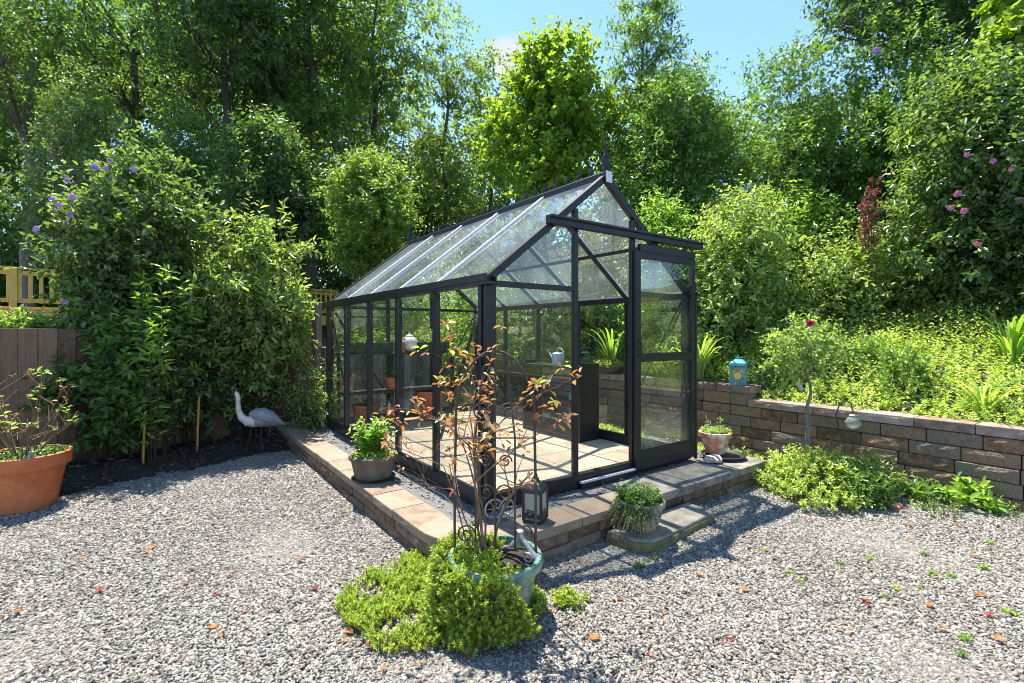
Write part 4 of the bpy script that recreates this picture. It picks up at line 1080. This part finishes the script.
n = 170; a = rg.uniform(0, 2 * PI, n); r = np.sqrt(rg.uniform(0, 1, n)) * .2
np_obj('foliage', *sprigs(np.stack([np.cos(a) * r, np.sin(a) * r, np.full(n, .09)], 1), .1, 9, .04, 50, .5), M['lf_cover'], pw)
np_obj('pink_leaves', *sprigs(np.stack([np.cos(a) * r, np.sin(a) * r, np.full(n, .11)], 1)[:60], .1, 8, .035, 50, .5), M['lf_orange'], pw)

# ------------------------------------------------------------------ heron
hs = 0.0118
hr = thing('heron_statue', 'grey and cream heron statue standing in front of the board fence', 'statue', (-2.89, 5.6, .04), .47)
hp = [(-20.5, 60, .008), (-19.5, 57, .024), (-18.5, 53.5, .024), (-18.5, 48, .024), (-18, 41, .030), (-15.5, 34.5, .040), (-11, 30.5, .056), (-5, 30.8, .080), (2, 32.3, .098), (9, 30.8, .086), (15, 27.8, .05), (20, 25, .008)]
b = MB(); b.tube([(p[0] * hs, 0, p[1] * hs) for p in hp], [p[2] for p in hp], 14)
o = b.build('body', [M['cream'], M['greypaint']], hr, smooth=True)
o.data.polygons.foreach_set('material_index', [1 if f.center.x > -7 * hs else 0 for f in o.data.polygons])
for s in (-1, 1):
    q = MB(); wp = [(-9, 37.5, .012), (-5, 37.2, .05), (2, 36.2, .072), (9, 33, .066), (15, 29.5, .04), (22, 24.5, .004)]
    q.tube([(p[0] * hs, s * (.035 + .022 * (i in (1, 2, 3))), p[1] * hs) for i, p in enumerate(wp)], [p[2] for p in wp], 12); q.build('wing', M['greypaint'], hr, smooth=True)
q = MB(); q.tube([(-19.5 * hs, 0, 58 * hs), (-21 * hs, 0, 62 * hs), (-22 * hs, 0, 65 * hs)], [.012, .008, .002], 8); q.build('beak', M['wire'], hr, smooth=True)
for s, (dx, fx) in ((-1, (1, 1.5)), (1, (-6, -13))):
    q = MB(); q.tube([(dx * hs, s * .025, 28 * hs), ((dx + fx) * .5 * hs, s * .025, 12 * hs), (fx * hs, s * .025, -5 * hs)], [.009, .007, .008], 8); q.build('leg', M['bark_dark'], hr, smooth=True)

# ------------------------------------------------------------------ plants along the wall
x, y = pt(808, 4.62); rt = (x, y, 0)
c = np.array([-.06, 0, 1.24])
lobes = [(c + np.array([dx, dy, dz]), np.array([0.13, .13, .12])) for dx, dy, dz in ((-.14, 0, .04), (.13, .05, .05), (0, -.12, .12), (0, .1, .15), (-.08, .1, -.1), (.1, -.1, -.08), (-.24, -.05, -.03), (.16, 0, .10))]
tree('rose_tree', 'slim standard rose with round pale crown in front of the wall', 'rose tree', rt, .98, .034, lobes, 'lf_pale', .044, 30, .16, 9, None, 'bark_pale', True, .03, wr=.55,
     flowers=([(814, 322), (806, 330)], 'fl_rose', .035))
ro = [o for o in bpy.data.objects if o.name.startswith('rose_tree')][0]
MB().box(-.02, .02, -.002, .002, 0, .10).build('name_tag', M['silver'], ro, loc=(-.07, -.03, .86), rz=.3).rotation_euler = (.0, -.6, .2)

x, y = pt(812, 4.3); clump('evergreen_mound', 'dense lime green mound around the foot of the standard rose', 'shrub', (2.66, 4.3, 0), .46, .32, 560, 'lf_cover', .034, 12, sprig=.13)
clump('evergreen_mound', 'darker green mound spreading right from the standard rose', 'shrub', (2.87, 4.1, 0), .25, .29, 240, 'lf_mid', .042, 12, sprig=.13)
x, y = pt(747, 5.0); clump('leafy_weed', 'straggly pale weed between the terracotta saucer and mound', 'weed', (x, y, 0), .2, .12, 70, 'lf_pale', .035, 8, sprig=.1)
x, y = pt(880, 4.25); clump('leafy_weed', 'tall thin weed growing against the wall right of the mound', 'weed', (x, y, 0), .1, .3, 40, 'lf_pale', .045, 9, sprig=.16)
x, y = pt(925, 4.08); clump('leafy_weed', 'small dark leaved weed at the wall foot left of the broad one', 'weed', (x, y, 0), .11, .1, 40, 'lf_mid', .06, 7, sprig=.1)
x, y = pt(968, 3.93); clump('leafy_weed', 'broad leaved bright weed standing at the foot of the wall', 'weed', (x, y, 0), .11, .13, 30, 'lf_bright', .085, 7, sprig=.12, wr=.5)
x, y = pt(1000, 3.8); clump('leafy_weed', 'low trailing weed under the wall at the right edge of the yard', 'weed', (x, y, 0), .09, .05, 30, 'lf_mid', .03, 8, sprig=.08)
x, y = pt(940, 3.75); clump('leafy_weed', 'feathery yellow green weed on gravel before the broad weed', 'weed', (x, y, 0), .13, .04, 34, 'lf_mid', .022, 8, sprig=.07)

# hook with glass globe
hx = [(-.14, 0, -.03), (-.05, 0, .35), (.0, 0, .62), (.04, 0, .72), (.10, 0, .745), (.15, 0, .72), (.165, 0, .66), (.175, 0, .64)]
x, y = pt(836, 4.58); o = MB().tube(hx, .006, 7).build('shepherd_hook', M['wire'], None, True, loc=(x, y, .02), rz=.1); tag(o, 'thin dark shepherd hook leaning before the block wall', 'hook')
g = thing('glass_globe', 'round clear globe light hanging from the shepherd hook', 'lantern', (x + .172, y + .017, .50), 0)
MB().lathe([(.01, 0), (.045, .012), (.066, .045), (.066, .065), (.045, .1), (.03, .11)], 24).build('globe', M['globe'], g, smooth=True)
MB().lathe([(.033, .1105), (.036, .125), (.02, .135)], 20).build('cap', M['silver'], g, smooth=True)
MB().tube([(0, 0, .135), (.0, 0, .16), (.004, 0, .175)], .0025, 5).build('wire_loop', M['wire'], g, smooth=True)
x, y = pt(884, 3.95); o = MB(); o.box(-.11, .11, -.045, .045, 0, .05); o = o.build('broken_brick', M['redbrick'], None, loc=(x, y, .0), rz=-.6, bevel=.008); o.rotation_euler = (.1, .12, -.9); tag(o, 'old red brick lying beside the green mound', 'brick')

# weeds scattered in the gravel
protos = []
spots = [(470, 350), (640, 568), (655, 560), (765, 552), (790, 575), (838, 565), (870, 560), (800, 583), (885, 597), (895, 590), (920, 590), (932, 575), (952, 578), (925, 555), (960, 655), (965, 640), (1010, 616), (660, 540), (690, 530), (705, 520), (985, 570), (120, 545), (410, 640), (755, 500), (990, 545)]
wk = 0
for i, (px, py) in enumerate(spots[1:]):
    d = F * CAMZ / (py - HY); x, y = pt(px, d)
    if len(protos) < 3:
        t = thing('gravel_weed', 'tiny green weed sprouting from the gravel', 'weed', (x, y, 0), 0, 'tiny weeds in the gravel')
        a = rg.uniform(0, 2 * PI, 14); r = .03 * np.sqrt(rg.uniform(0, 1, 14))
        np_obj('leaves', *sprigs(np.stack([np.cos(a) * r, np.sin(a) * r, np.full(14, .006)], 1), .035, 6, .022, 60, .5, spread=.8), M[('lf_mid', 'lf_bright', 'lf_cover')[len(protos)]], t)
        protos.append(t)
    else:
        t = copy_tree(random.choice(protos)); t.location = (x, y, 0)
    t.rotation_euler = (0, 0, random.uniform(0, 6)); s = random.uniform(.4, .85); t.scale = (s, s, s)

# fallen leaves
lp = {}
def fallen(px, py, kind, s=1.0, z=.016):
    d = F * (CAMZ - z) / (py - HY); x, y = pt(px, d)
    lab = {'o': 'dry orange leaf lying on the gravel', 'r': 'dark red fallen leaf on the gravel', 'y': 'curled tan fallen leaf on the gravel'}[kind]
    if kind not in lp:
        K = 6; b = MB(); vs = []; fs = []
        wdt = [.002, .016, .021, .018, .010, .001]
        for k in range(K):
            xx = -.034 + .068 * k / (K - 1)
            vs += [(xx, -wdt[k], .010 + .006 * (k % 2)), (xx, 0, .003 * k / K), (xx, wdt[k], .012 - .004 * (k % 2))]
        for k in range(K - 1):
            for j in range(2): fs.append((3 * k + j, 3 * k + 3 + j, 3 * k + 4 + j, 3 * k + 1 + j))
        b.add(vs, fs); b.add([(-.034, -.001, .002), (-.034, .001, .002), (-.055, .001, .008), (-.055, -.001, .008)], [(0, 1, 2, 3)])
        o = b.build('fallen_leaf', M[{'o': 'lf_dry', 'r': 'lf_red', 'y': 'lf_dry'}[kind]], None, True); lp[kind] = o
    else:
        o = lp[kind].copy(); link(o)
    o.location = (x, y, z); o.rotation_euler = (random.uniform(-.3, .3), random.uniform(-.3, .3), random.uniform(0, 6)); o.scale = (s, s, s)
    tag(o, lab, 'leaf', {'o': 'orange fallen leaves', 'r': 'dark red fallen leaves', 'y': 'tan fallen leaves'}[kind])
for p in [(152, 548), (148, 552), (18, 611), (212, 628), (220, 636), (593, 639), (664, 613), (838, 628), (850, 629), (857, 590), (866, 600), (418, 664), (384, 668), (345, 640), (368, 646), (465, 634), (550, 612), (900, 512), (885, 535), (975, 556), (910, 540), (980, 595), (945, 628), (560, 560), (1000, 640)]:
    fallen(*p, 'o', random.uniform(.4, .85))
for p in [(315, 588), (230, 575), (185, 583), (650, 655), (730, 640), (990, 615), (215, 595), (100, 590), (575, 557), (868, 605), (520, 690)]:
    fallen(*p, 'r', random.uniform(.35, .7))
for p in [(180, 575), (245, 612), (82, 560), (300, 560), (620, 600), (745, 590), (910, 525), (955, 525), (930, 605), (700, 575), (395, 645), (350, 632), (530, 610)]:
    fallen(*p, 'y', random.uniform(.4, .8))

# ------------------------------------------------------------------ hillside cover
n = 24000
ca, cb = rg.uniform(3.84, 8.2, n), rg.uniform(-4.5, 6.5, n)
k = (rg.uniform(0, 1, n) < np.clip(1.15 - (ca - 3.8) / 6, .2, 1)); ca, cb = ca[k], cb[k]
P = np.stack([C0[0] + ca * U[0] + cb * V[0], C0[1] + ca * U[1] + cb * V[1], hill_ab(ca, cb) - .02], 1)
hv = (.14 + .22 * np.clip((ca - 3.85) / 1.6, 0, 1)) * (1 + .45 * np.sin(ca * 3.7 + 2 * np.sin(cb * 2.2)) * np.sin(cb * 3.1 + ca))
D = rg.normal(0, .35, (len(P), 3)); D[:, 2] = 1
L = hv * rg.uniform(.5, 1.2, len(P)); D = unit(D)
o = np_obj('ground_cover', *twig_leaves(P, D, L, 11, .038, 55, .05, .46, .45, True, t0=.2), M['lf_cover'])
tag(o, 'sunlit yellow green weeds and ground cover over the bank', 'ground cover', kind='stuff')
protos = [clump('bank_weed', 'tall leafy weed standing above the ground cover on the bank', 'weed', (0, 0, 0), .22, .42, 60, m_, z_, 10, 'tall weeds on the bank', sprig=.26, wr=w_) for m_, z_, w_ in (('lf_pale', .075, .5), ('lf_bright', .095, .35), ('lf_mid', .06, .5), ('lf_cover', .11, .3))]
for i in range(30):
    a_, b_ = random.uniform(4.0, 6.6), random.uniform(-3.2, 2.6)
    t = protos[i] if i < 4 else copy_tree(random.choice(protos))
    x, y = gw(a_, b_); t.location = (x, y, float(hill_ab(a_, b_)) - .02); t.rotation_euler = (0, 0, random.uniform(0, 6)); q = random.uniform(.6, 1.15); t.scale = (q, q, q)
n = 2600; ca, cb = rg.uniform(2.9, 3.6, n), rg.uniform(-1.6, 4.5, n); k = np.sin(cb * 4) + rg.normal(0, .5, n) > .1; ca, cb = ca[k], cb[k]
ca = np.where(rg.uniform(0, 1, len(ca)) < .7, 3.3 + .3 * rg.uniform(0, 1, len(ca)), ca)
P = np.stack([C0[0] + ca * U[0] + cb * V[0], C0[1] + ca * U[1] + cb * V[1], np.zeros(len(ca))], 1)
o = np_obj('low_weeds', *sprigs(P, .07, 7, .028, 55, .5, spread=.6), M['lf_cover']); tag(o, 'thin low weeds along the foot of the block wall', 'weeds', kind='stuff')

# ------------------------------------------------------------------ shrubs on the bank
def on_hill(px, d):
    x, y = pt(px, d); return (x, y, ground_z(x, y) - .03)
def bush(px, d, ytop, rpx, label, mat, size, per=150, name='garden_shrub', lob=11, tl=.42, nl=10, six=False, flowers=None, wr=.5, cat='shrub', group='shrubs on the bank', zlow=.12, droop=.15, depth=1.0):
    x, y, z = on_hill(px, d); H = zat(ytop, d) - z; R = rpx / F * d
    c = np.array([0, 0, H * .53]); r = np.array([R, R * depth, H * .47])
    lobes = auto_lobes(c, r, lob, (.36, .52), 1.0, -.95)
    lobes.append((np.array([0, 0, H * .86]), np.array([R * .4, R * .4, H * .12])))
    lobes.append((np.array([-R * .25, -R * .35, H * .25]), np.array([R * .55, R * .5, H * .2])))
    lobes.append((np.array([R * .3, -R * .3, H * .28]), np.array([R * .55, R * .5, H * .22])))
    return tree(name, label, cat, (x, y, z), H * .7, .05 * H ** .5, lobes, mat, size, per, tl, nl, group, 'bark', six, .15, flowers=flowers, wr=wr, droop=droop)
bush(680, 8.6, 80, 68, 'dark tangled shrub rising right behind the greenhouse roof', 'lf_mid', .10, 170, wr=.42, droop=.35)
bush(790, 8.8, 58, 72, 'tall dense dark green shrub at the top of the bank', 'lf_mid', .085, 150, lob=14)
bush(885, 8.3, 50, 68, 'tall leafy shrub with one lilac bloom under the dark tree', 'lf_mid', .09, 150, lob=14, flowers=([(876, 45)], 'fl_lilac', .07))
bush(735, 6.9, 212, 46, 'pale leaved shrub growing beside the greenhouse door rail', 'lf_pale', .075, 100, six=True)
bush(835, 7.0, 240, 62, 'low pale shrub in the middle of the bank', 'lf_pale', .07, 95, six=True)
bush(985, 5.9, 70, 74, 'tall shrub with pink blooms at the right of the bank', 'lf_gloss', .085, 135, lob=15, name='flowering_shrub', six=True, flowers=([(950, 196), (943, 206), (958, 208), (960, 154), (992, 166), (1004, 172), (1012, 205), (972, 240)], 'fl_pink', .040))
bush(1075, 5.2, 200, 60, 'shaded shrub leaning in from the right edge', 'lf_dark', .06, 150, six=True)
bush(930, 6.7, 262, 46, 'small loose shrub beneath the pink flowering one', 'lf_bright', .06, 80, six=True)
bush(775, 7.9, 195, 56, 'leafy green shrub filling the gap behind the pale one', 'lf_bright', .08, 100)
bush(655, 7.6, 205, 34, 'narrow bright shrub just behind the greenhouse gable', 'lf_bright', .075, 120, six=True)
bush(600, 8.7, 250, 45, 'rounded green shrub seen through the greenhouse doorway', 'lf_cover', .08, 80)
# trees over the bank
def crown_tree(px, d, ytop, ybot, rpx, name, label, mat, size, per, lob, group=None, tl=.6, nl=9, bark='bark', r0=.14, wr=.5, hill=True, xoff=0.0, lobsize=None, droop=.15, six=False, depth=1.0, twob=.2, flat=.85):
    if lobsize is None: lobsize = (.17, .29) if lob > 30 else (.3, .46)
    x, y = pt(px, d); z = ground_z(x, y) - .05 if hill else -.08
    zt = zat(ytop, d) - z; zb = zat(ybot, d) - z; R = rpx / F * d
    lobes = auto_lobes((xoff, 0, (zt + zb) / 2), (R, R * depth, (zt - zb) / 2), lob, lobsize, flat, -1)
    lobes.append((np.array([xoff, 0, zt - .14 * (zt - zb)]), np.array([R * .36, R * .36 * depth, (zt - zb) * .14])))
    return tree(name, label, 'tree', (x, y, z), zt * .84, r0, lobes, mat, size, per, tl, nl, group, bark, six, twob, wr=wr, droop=droop)
crown_tree(545, 10.2, 48, 232, 68, 'young_tree', 'bright lime leaved young tree behind the greenhouse ridge', 'lf_lime', .12, 92, 17, tl=.45, nl=9, lobsize=(.2, .36), wr=.75, six=True, r0=.09)
crown_tree(668, 10.6, 60, 250, 72, 'leafy_tree', 'broad mid green tree right of the lime tree', 'lf_mid', .11, 130, 13, tl=.5, droop=.3, wr=.4, r0=.11)
# tall thin tree with drooping compound leaves
x, y = pt(642, 10.0); z = ground_z(x, y) - .05; H = zat(-6, 10.0) - z
t = thing('ash_tree', 'tall thin tree with drooping feathered leaves against the sky', 'tree', (x, y, z))
b = MB(); b.tube([(0, 0, 0), (.05, .03, H * .3), (-.05, 0, H * .6), (.03, 0, H * .85), (0, 0, H * .97)], [.08, .065, .045, .02, .008], 7)
P = []; D = []
for i in range(105):
    u = rg.uniform(.42, 1) ; th = rg.uniform(0, 2 * PI); p = np.array([0.0, 0, H * u * .97]); ln = (.35 + 1.15 * (1 - u) ** .6) * rg.uniform(.5, 1.1)
    e = p + np.array([math.cos(th) * ln * .8, math.sin(th) * ln * .8, ln * .45]); b.tube([p, (p + e) / 2 + np.array([0, 0, -.03]), e], [.012, .008, .004], 4)
    for q in range(4):
        s = p + (e - p) * rg.uniform(.4, 1); a = th + rg.normal(0, .9); P.append(s); D.append([math.cos(a), math.sin(a), rg.uniform(-.35, .35)])
b.build('trunk', M['bark'], t, smooth=True); P = np.array(P); D = np.array(D)
np_obj('crown', *twig_leaves(P, D, rg.uniform(.3, .55, len(P)), 12, .14, 68, .35, .3, .4, False, t0=.1), M['lf_mid'], t)
# big dark tree at the top right
x, y = pt(1085, 9.0); z = ground_z(x, y) - .1
lobes = []
for (px, py, rp, dd) in ((1000, -30, 70, 9), (930, -15, 55, 9), (960, 30, 50, 8.8), (890, 5, 40, 8.8), (860, 12, 28, 8.7), (1010, 60, 60, 8.6), (905, 38, 30, 8.6), (960, -90, 90, 9), (1080, -40, 90, 9), (835, 28, 14, 8.6), (880, -40, 50, 9.2), (820, -12, 16, 8.8), (1060, 80, 60, 8.8)):
    X, Y = pt(px, dd); Rr = rp / F * dd; lobes.append((np.array([X - x, Y - y, zat(py, dd) - z]), np.array([Rr, Rr, Rr * .6])))
tree('dark_tree', 'dark overhanging tree with spreading branches in the top right', 'tree', (x, y, z), 8.5, .2, lobes, 'lf_deep', .115, 300, .55, 11, None, 'bark', False, .2, wr=.42, droop=.35)
crown_tree(1030, 6.2, -20, 90, 34, 'young_tree', 'bright broad leaved sapling in the top right corner', 'lf_lime', .14, 40, 6, tl=.35, nl=7, wr=.8, six=True, r0=.05)
# maroon plume
x, y = pt(869, 6.3); z = ground_z(x, y); H = zat(176, 6.3) - z
t = thing('maroon_plume', 'maroon seed plume plant standing on the bank', 'plant', (x, y, z)); b = MB(); P = []
for (ox, hh) in ((-.08, .86), (.0, .92), (.06, 1.0), (-.03, .8), (.1, .9)):
    b.tube([(0, 0, 0), (ox * .5, 0, H * hh * .6), (ox, .02, H * hh)], [.009, .007, .003], 6)
    for k in range(34):
        u = rg.uniform(.62, 1); P.append([ox * u + rg.normal(0, .05 * (1.15 - u) * 3), rg.normal(0, .05), H * hh * u])
b.build('stems', M['stem'], t, smooth=True); np_obj('plume', *sprigs(np.array(P), .06, 7, .03, 55, .6), M['lf_maroon'], t)
P = np.stack([rg.normal(0, .06, 50), rg.normal(0, .06, 50), rg.uniform(.2, H * .6, 50)], 1); np_obj('leaves', *sprigs(P, .12, 6, .08, 65, .4), M['lf_pale'], t)
x, y, z = on_hill(1012, 4.75); blade_tuft('tall_grass', 'tall arching bright grass blades at the right edge of the bank', 'grass clump', (x, y, z), 46, .85, .022, 'lf_bright')
x, y, z = on_hill(985, 4.3); blade_tuft('tall_grass', 'lower drooping grass tuft above the wall', 'grass clump', (x, y, z), 30, .5, .016, 'lf_cover', .9)
x, y, z = on_hill(700, 6.3); blade_tuft('strap_leaf_clump', 'arching pale strap leaves just right of the greenhouse', 'plant', (x, y, z), 50, .8, .022, 'lf_pale', .8)
x, y, z = on_hill(612, 7.4); blade_tuft('strap_leaf_clump', 'upright green strap leaves seen through the doorway', 'plant', (x, y, z), 50, .95, .03, 'lf_bright', .5)

# ------------------------------------------------------------------ left shrubs
def bedz(x, y): return .07
x, y = pt(137, 5.8)
shrub('flowering_shrub', 'tall rounded shrub with lilac blooms in the left bed', 'shrub', (x, y, .07), zat(152, 5.7), .80, 46, 'lf_gloss', .085, 16, None, wr=.55, base_r=.25, side=5, shape=.7, hmin=.5,
      flowers=([(46, 196), (42, 222), (68, 192), (62, 205), (76, 180), (108, 160), (114, 157), (100, 172), (135, 178), (70, 222), (60, 300)], 'fl_lilac', .038), fill=1300, fz=(.58, .40))
x, y = pt(246, 6.3)
shrub('willow_leaved_shrub', 'pale glossy narrow leaved shrub above the heron statue', 'shrub', (x, y, .07), zat(216, 6.2), .74, 60, 'lf_pale', .11, 16, None, wr=.36, base_r=.2, side=4, shape=.7, hmin=.5, fill=720, fz=(.58, .38))
x, y = pt(152, 5.1)
shrub('lance_leaved_shrub', 'upright shoots of long lance leaves in front of the lilac shrub', 'shrub', (x, y, .07), zat(248, 5.1), .42, 13, 'lf_bright', .125, 24, None, wr=.27, base_r=.12, side=2, shape=.55, hmin=.45, ang=62)
x, y = pt(110, 5.1)
shrub('broad_leaved_bush', 'low dark broad leaved bush behind the large terracotta pot', 'shrub', (x, y, .07), 1.3, .52, 26, 'lf_mid', .10, 12, None, wr=.5, base_r=.2, side=3, shape=.6, hmin=.4, fill=240, fz=(.62, .36))
x, y = pt(186, 5.75)
shrub('broad_leaved_bush', 'spreading deep green bush beneath the willow leaved shrub', 'shrub', (x, y, .07), 1.65, .52, 26, 'lf_gloss', .095, 12, None, wr=.45, base_r=.2, side=3, shape=.5, hmin=.4, fill=380, fz=(.62, .36))
x, y = pt(24, 5.1)
shrub('pale_edge_bush', 'whitish leaved bush at the far left by the fence', 'shrub', (x, y, .07), 1.5, .50, 14, 'lf_pale', .075, 10, None, wr=.5, base_r=.15, side=2, shape=.4, hmin=.7, fill=210, fz=(.84, .12), fl=.2)
x, y = pt(312, 6.35)
shrub('corner_bush', 'small leafy bush between the fence and the greenhouse corner', 'shrub', (x, y, .03), 1.0, .36, 20, 'lf_pale', .055, 12, None, wr=.45, base_r=.15, side=4, shape=.6, fill=150)
x, y = pt(262, 5.95)
# stakes and pale trunks in the bed
for i, (px, d, h, lab) in enumerate(((197, 5.5, .62, 'orange brown stake standing in the bed'), (143, 5.0, .55, 'bent tan stake beneath the lance leaved shrub'))):
    x, y = pt(px, d); o = MB(); o.bar((0, 0, -.05), (.02, 0, h), .035, .02); o = o.build('garden_stake', M['wood_orange'], None, loc=(x, y, .07), rz=.5, bevel=.003); tag(o, lab, 'stake')
# shrubs behind the greenhouse
for (px, d, yt, rp, lab, mt) in ((395, 9.6, 262, 55, 'leafy bush behind the rear left of the greenhouse', 'lf_cover'), (480, 9.3, 268, 60, 'leafy bush behind the middle of the greenhouse', 'lf_lime'), (548, 8.9, 275, 40, 'loose pale bush behind the watering can', 'lf_pale')):
    bush(px, d, yt, rp, lab, mt, .08, 85, group='bushes behind the greenhouse')

# ------------------------------------------------------------------ woodland on the left
WG = 'woodland trees beyond the fence'
crown_tree(30, 19, -120, 215, 120, 'woodland_tree', 'dark tree with thick grey trunk at the far left', 'lf_dark', .16, 62, 34, WG, .7, 10, 'bark_pale', .26, hill=False, twob=.5)
crown_tree(135, 18, -160, 230, 110, 'woodland_tree', 'tall dark tree behind the lilac shrub', 'lf_dark', .17, 62, 34, WG, .75, 10, 'bark', .24, hill=False)
crown_tree(225, 13.5, -130, 215, 85, 'woodland_tree', 'dense dark tree above the willow leaved shrub', 'lf_deep', .16, 62, 34, WG, .7, 10, 'bark', .2, hill=False)
crown_tree(310, 15.5, -140, 240, 80, 'woodland_tree', 'deep green tree with full crown left of the maple', 'lf_dark', .17, 62, 34, WG, .7, 10, 'bark', .2, hill=False)
crown_tree(375, 18, -80, 230, 75, 'woodland_tree', 'airy tree with long thin limbs above the maple', 'lf_airy', .19, 62, 14, WG, .8, 9, 'bark', .17, hill=False, lobsize=(.24, .36))
crown_tree(445, 20, 8, 240, 58, 'woodland_tree', 'slender open crowned tree beside the gap of sky', 'lf_airy', .19, 62, 13, WG, .8, 9, 'bark', .15, hill=False, lobsize=(.24, .36))
crown_tree(492, 22, 52, 260, 42, 'woodland_tree', 'shorter grey green tree left of the lime tree', 'lf_airy', .2, 62, 11, WG, .8, 9, 'bark', .14, hill=False, lobsize=(.26, .4))
crown_tree(80, 13, 70, 285, 62, 'woodland_tree', 'ivy covered leaning tree behind the timber deck', 'lf_gloss', .10, 120, 13, WG, .5, 9, 'bark_pale', .17, hill=False, lobsize=(.24, .36), twob=.6)
crown_tree(270, 10.8, 128, 320, 66, 'dark_understory_tree', 'low dark layered tree behind the board fence', 'lf_deep', .12, 150, 14, None, .55, 10, 'bark', .12, hill=False, droop=.25, flat=.55)
crown_tree(185, 11.6, 120, 310, 60, 'dark_understory_tree', 'small dark tree between the two big left shrubs', 'lf_dark', .12, 150, 13, None, .55, 10, 'bark', .12, hill=False)
crown_tree(370, 9.4, 158, 305, 50, 'maple_tree', 'layered soft green maple beside the greenhouse roof', 'lf_maple', .085, 88, 26, None, .35, 11, 'bark', .07, hill=False, droop=.25, flat=.42, lobsize=(.2, .34))
# distant woods as one mass
lobes = []
for px in range(-420, 520, 26):
    for k in range(13):
        d = 25 + rg.uniform(-2, 6); X, Y = pt(px + rg.uniform(-20, 20), d); top = (-60 if px < 400 else 60 + (px - 400) * .55)
        py = rg.uniform(top + 60, 330) if k < 8 else rg.uniform(200, 345); Rr = rg.uniform(1.3, 2.2)
        lobes.append((np.array([X, Y, zat(py, d)]), np.array([Rr, Rr, Rr * .8])))
for px in range(520, 1300, 40):
    for k in range(5):
        d = 17 + rg.uniform(-1, 4); X, Y = pt(px + rg.uniform(-20, 20), d); py = rg.uniform(130, 330); Rr = rg.uniform(1.0, 1.7)
        lobes.append((np.array([X, Y, zat(py, d)]), np.array([Rr, Rr, Rr * .8])))
P, D = lobe_twigs(lobes, 115, .8, .5)
o = np_obj('distant_woods', *twig_leaves(P, D, .8 * rg.uniform(.5, 1.2, len(P)), 8, .26, 55, .15, .55, .45, False), M['lf_dark']); tag(o, 'distant dark woods closing the view behind the trees', 'woods', kind='stuff')

# ================================================================== LIGHT, SKY, CAMERA
EL, AZ = math.radians(68), math.radians(-31)
sd_ = Vector((math.sin(AZ) * math.cos(EL), math.cos(AZ) * math.cos(EL), math.sin(EL)))
sun = bpy.data.lights.new('sun', 'SUN'); sun.energy = 4.4; sun.angle = math.radians(.53); sun.color = (1, .95, .86)
so = bpy.data.objects.new('sun', sun); so.rotation_euler = (-sd_).to_track_quat('-Z', 'Y').to_euler(); link(so)
w = bpy.data.worlds.new('World'); S.world = w; w.use_nodes = True
nt = w.node_tree; nt.nodes.clear()
sky = nt.nodes.new('ShaderNodeTexSky'); sky.sky_type = 'NISHITA'; sky.sun_disc = False; sky.sun_elevation = EL; sky.sun_rotation = AZ
sky.air_density = 1.1; sky.dust_density = .0; sky.ozone_density = 6.0
bg = nt.nodes.new('ShaderNodeBackground'); bg.inputs[1].default_value = .115
wo_ = nt.nodes.new('ShaderNodeOutputWorld'); tcw = nt.nodes.new('ShaderNodeTexCoord')
def cloud(prev, px, py, width, amount, ns):
    d = Vector(((px - 512) / F, 1, (HY - py) / F)).normalized()
    dist = nt.nodes.new('ShaderNodeVectorMath'); dist.operation = 'DISTANCE'; dist.inputs[1].default_value = d; nt.links.new(tcw.outputs['Generated'], dist.inputs[0])
    nz = nt.nodes.new('ShaderNodeTexNoise'); nz.inputs['Scale'].default_value = ns; nz.inputs['Detail'].default_value = 6; nt.links.new(tcw.outputs['Generated'], nz.inputs['Vector'])
    ad = nt.nodes.new('ShaderNodeMath'); ad.operation = 'MULTIPLY_ADD'; ad.inputs[1].default_value = width * 1.6; nt.links.new(nz.outputs['Fac'], ad.inputs[0]); ad.inputs[2].default_value = -width * .8
    sm = nt.nodes.new('ShaderNodeMath'); sm.operation = 'ADD'; nt.links.new(dist.outputs['Value'], sm.inputs[0]); nt.links.new(ad.outputs[0], sm.inputs[1])
    mr = nt.nodes.new('ShaderNodeMapRange'); mr.interpolation_type = 'SMOOTHSTEP'; mr.inputs[1].default_value = width * .5; mr.inputs[2].default_value = width; mr.inputs[3].default_value = amount; mr.inputs[4].default_value = 0; nt.links.new(sm.outputs[0], mr.inputs[0])
    mx = nt.nodes.new('ShaderNodeMix'); mx.data_type = 'RGBA'; nt.links.new(mr.outputs[0], mx.inputs[0]); nt.links.new(prev, mx.inputs[6]); mx.inputs[7].default_value = (2.9, 2.75, 2.8, 1)
    return mx.outputs[2]
sk = cloud(sky.outputs[0], 509, 60, .055, .8, 14)
nt.links.new(sk, bg.inputs[0]); nt.links.new(bg.outputs[0], wo_.inputs[0])
cam = bpy.data.cameras.new('camera'); co = bpy.data.objects.new('camera', cam); link(co)
co.location = (0, 0, CAMZ); co.rotation_euler = (PI / 2, 0, 0)
cam.sensor_width = 36; cam.lens = F / 1024 * 36; cam.shift_y = -(341.5 - HY) / 1024; cam.clip_start = .05; cam.clip_end = 3000
S.camera = co
S.render.engine = 'CYCLES'
S.cycles.use_denoising = True; S.cycles.filter_width = 0.95; S.cycles.denoising_input_passes = 'RGB_ALBEDO_NORMAL'; S.cycles.denoising_prefilter = 'ACCURATE'
S.cycles.max_bounces = 8; S.cycles.diffuse_bounces = 3; S.cycles.glossy_bounces = 3; S.cycles.transmission_bounces = 6; S.cycles.transparent_max_bounces = 24
S.cycles.sample_clamp_indirect = 6
S.view_settings.view_transform = 'Standard'; S.view_settings.look = 'None'; S.view_settings.exposure = 1.52; S.view_settings.gamma = 1
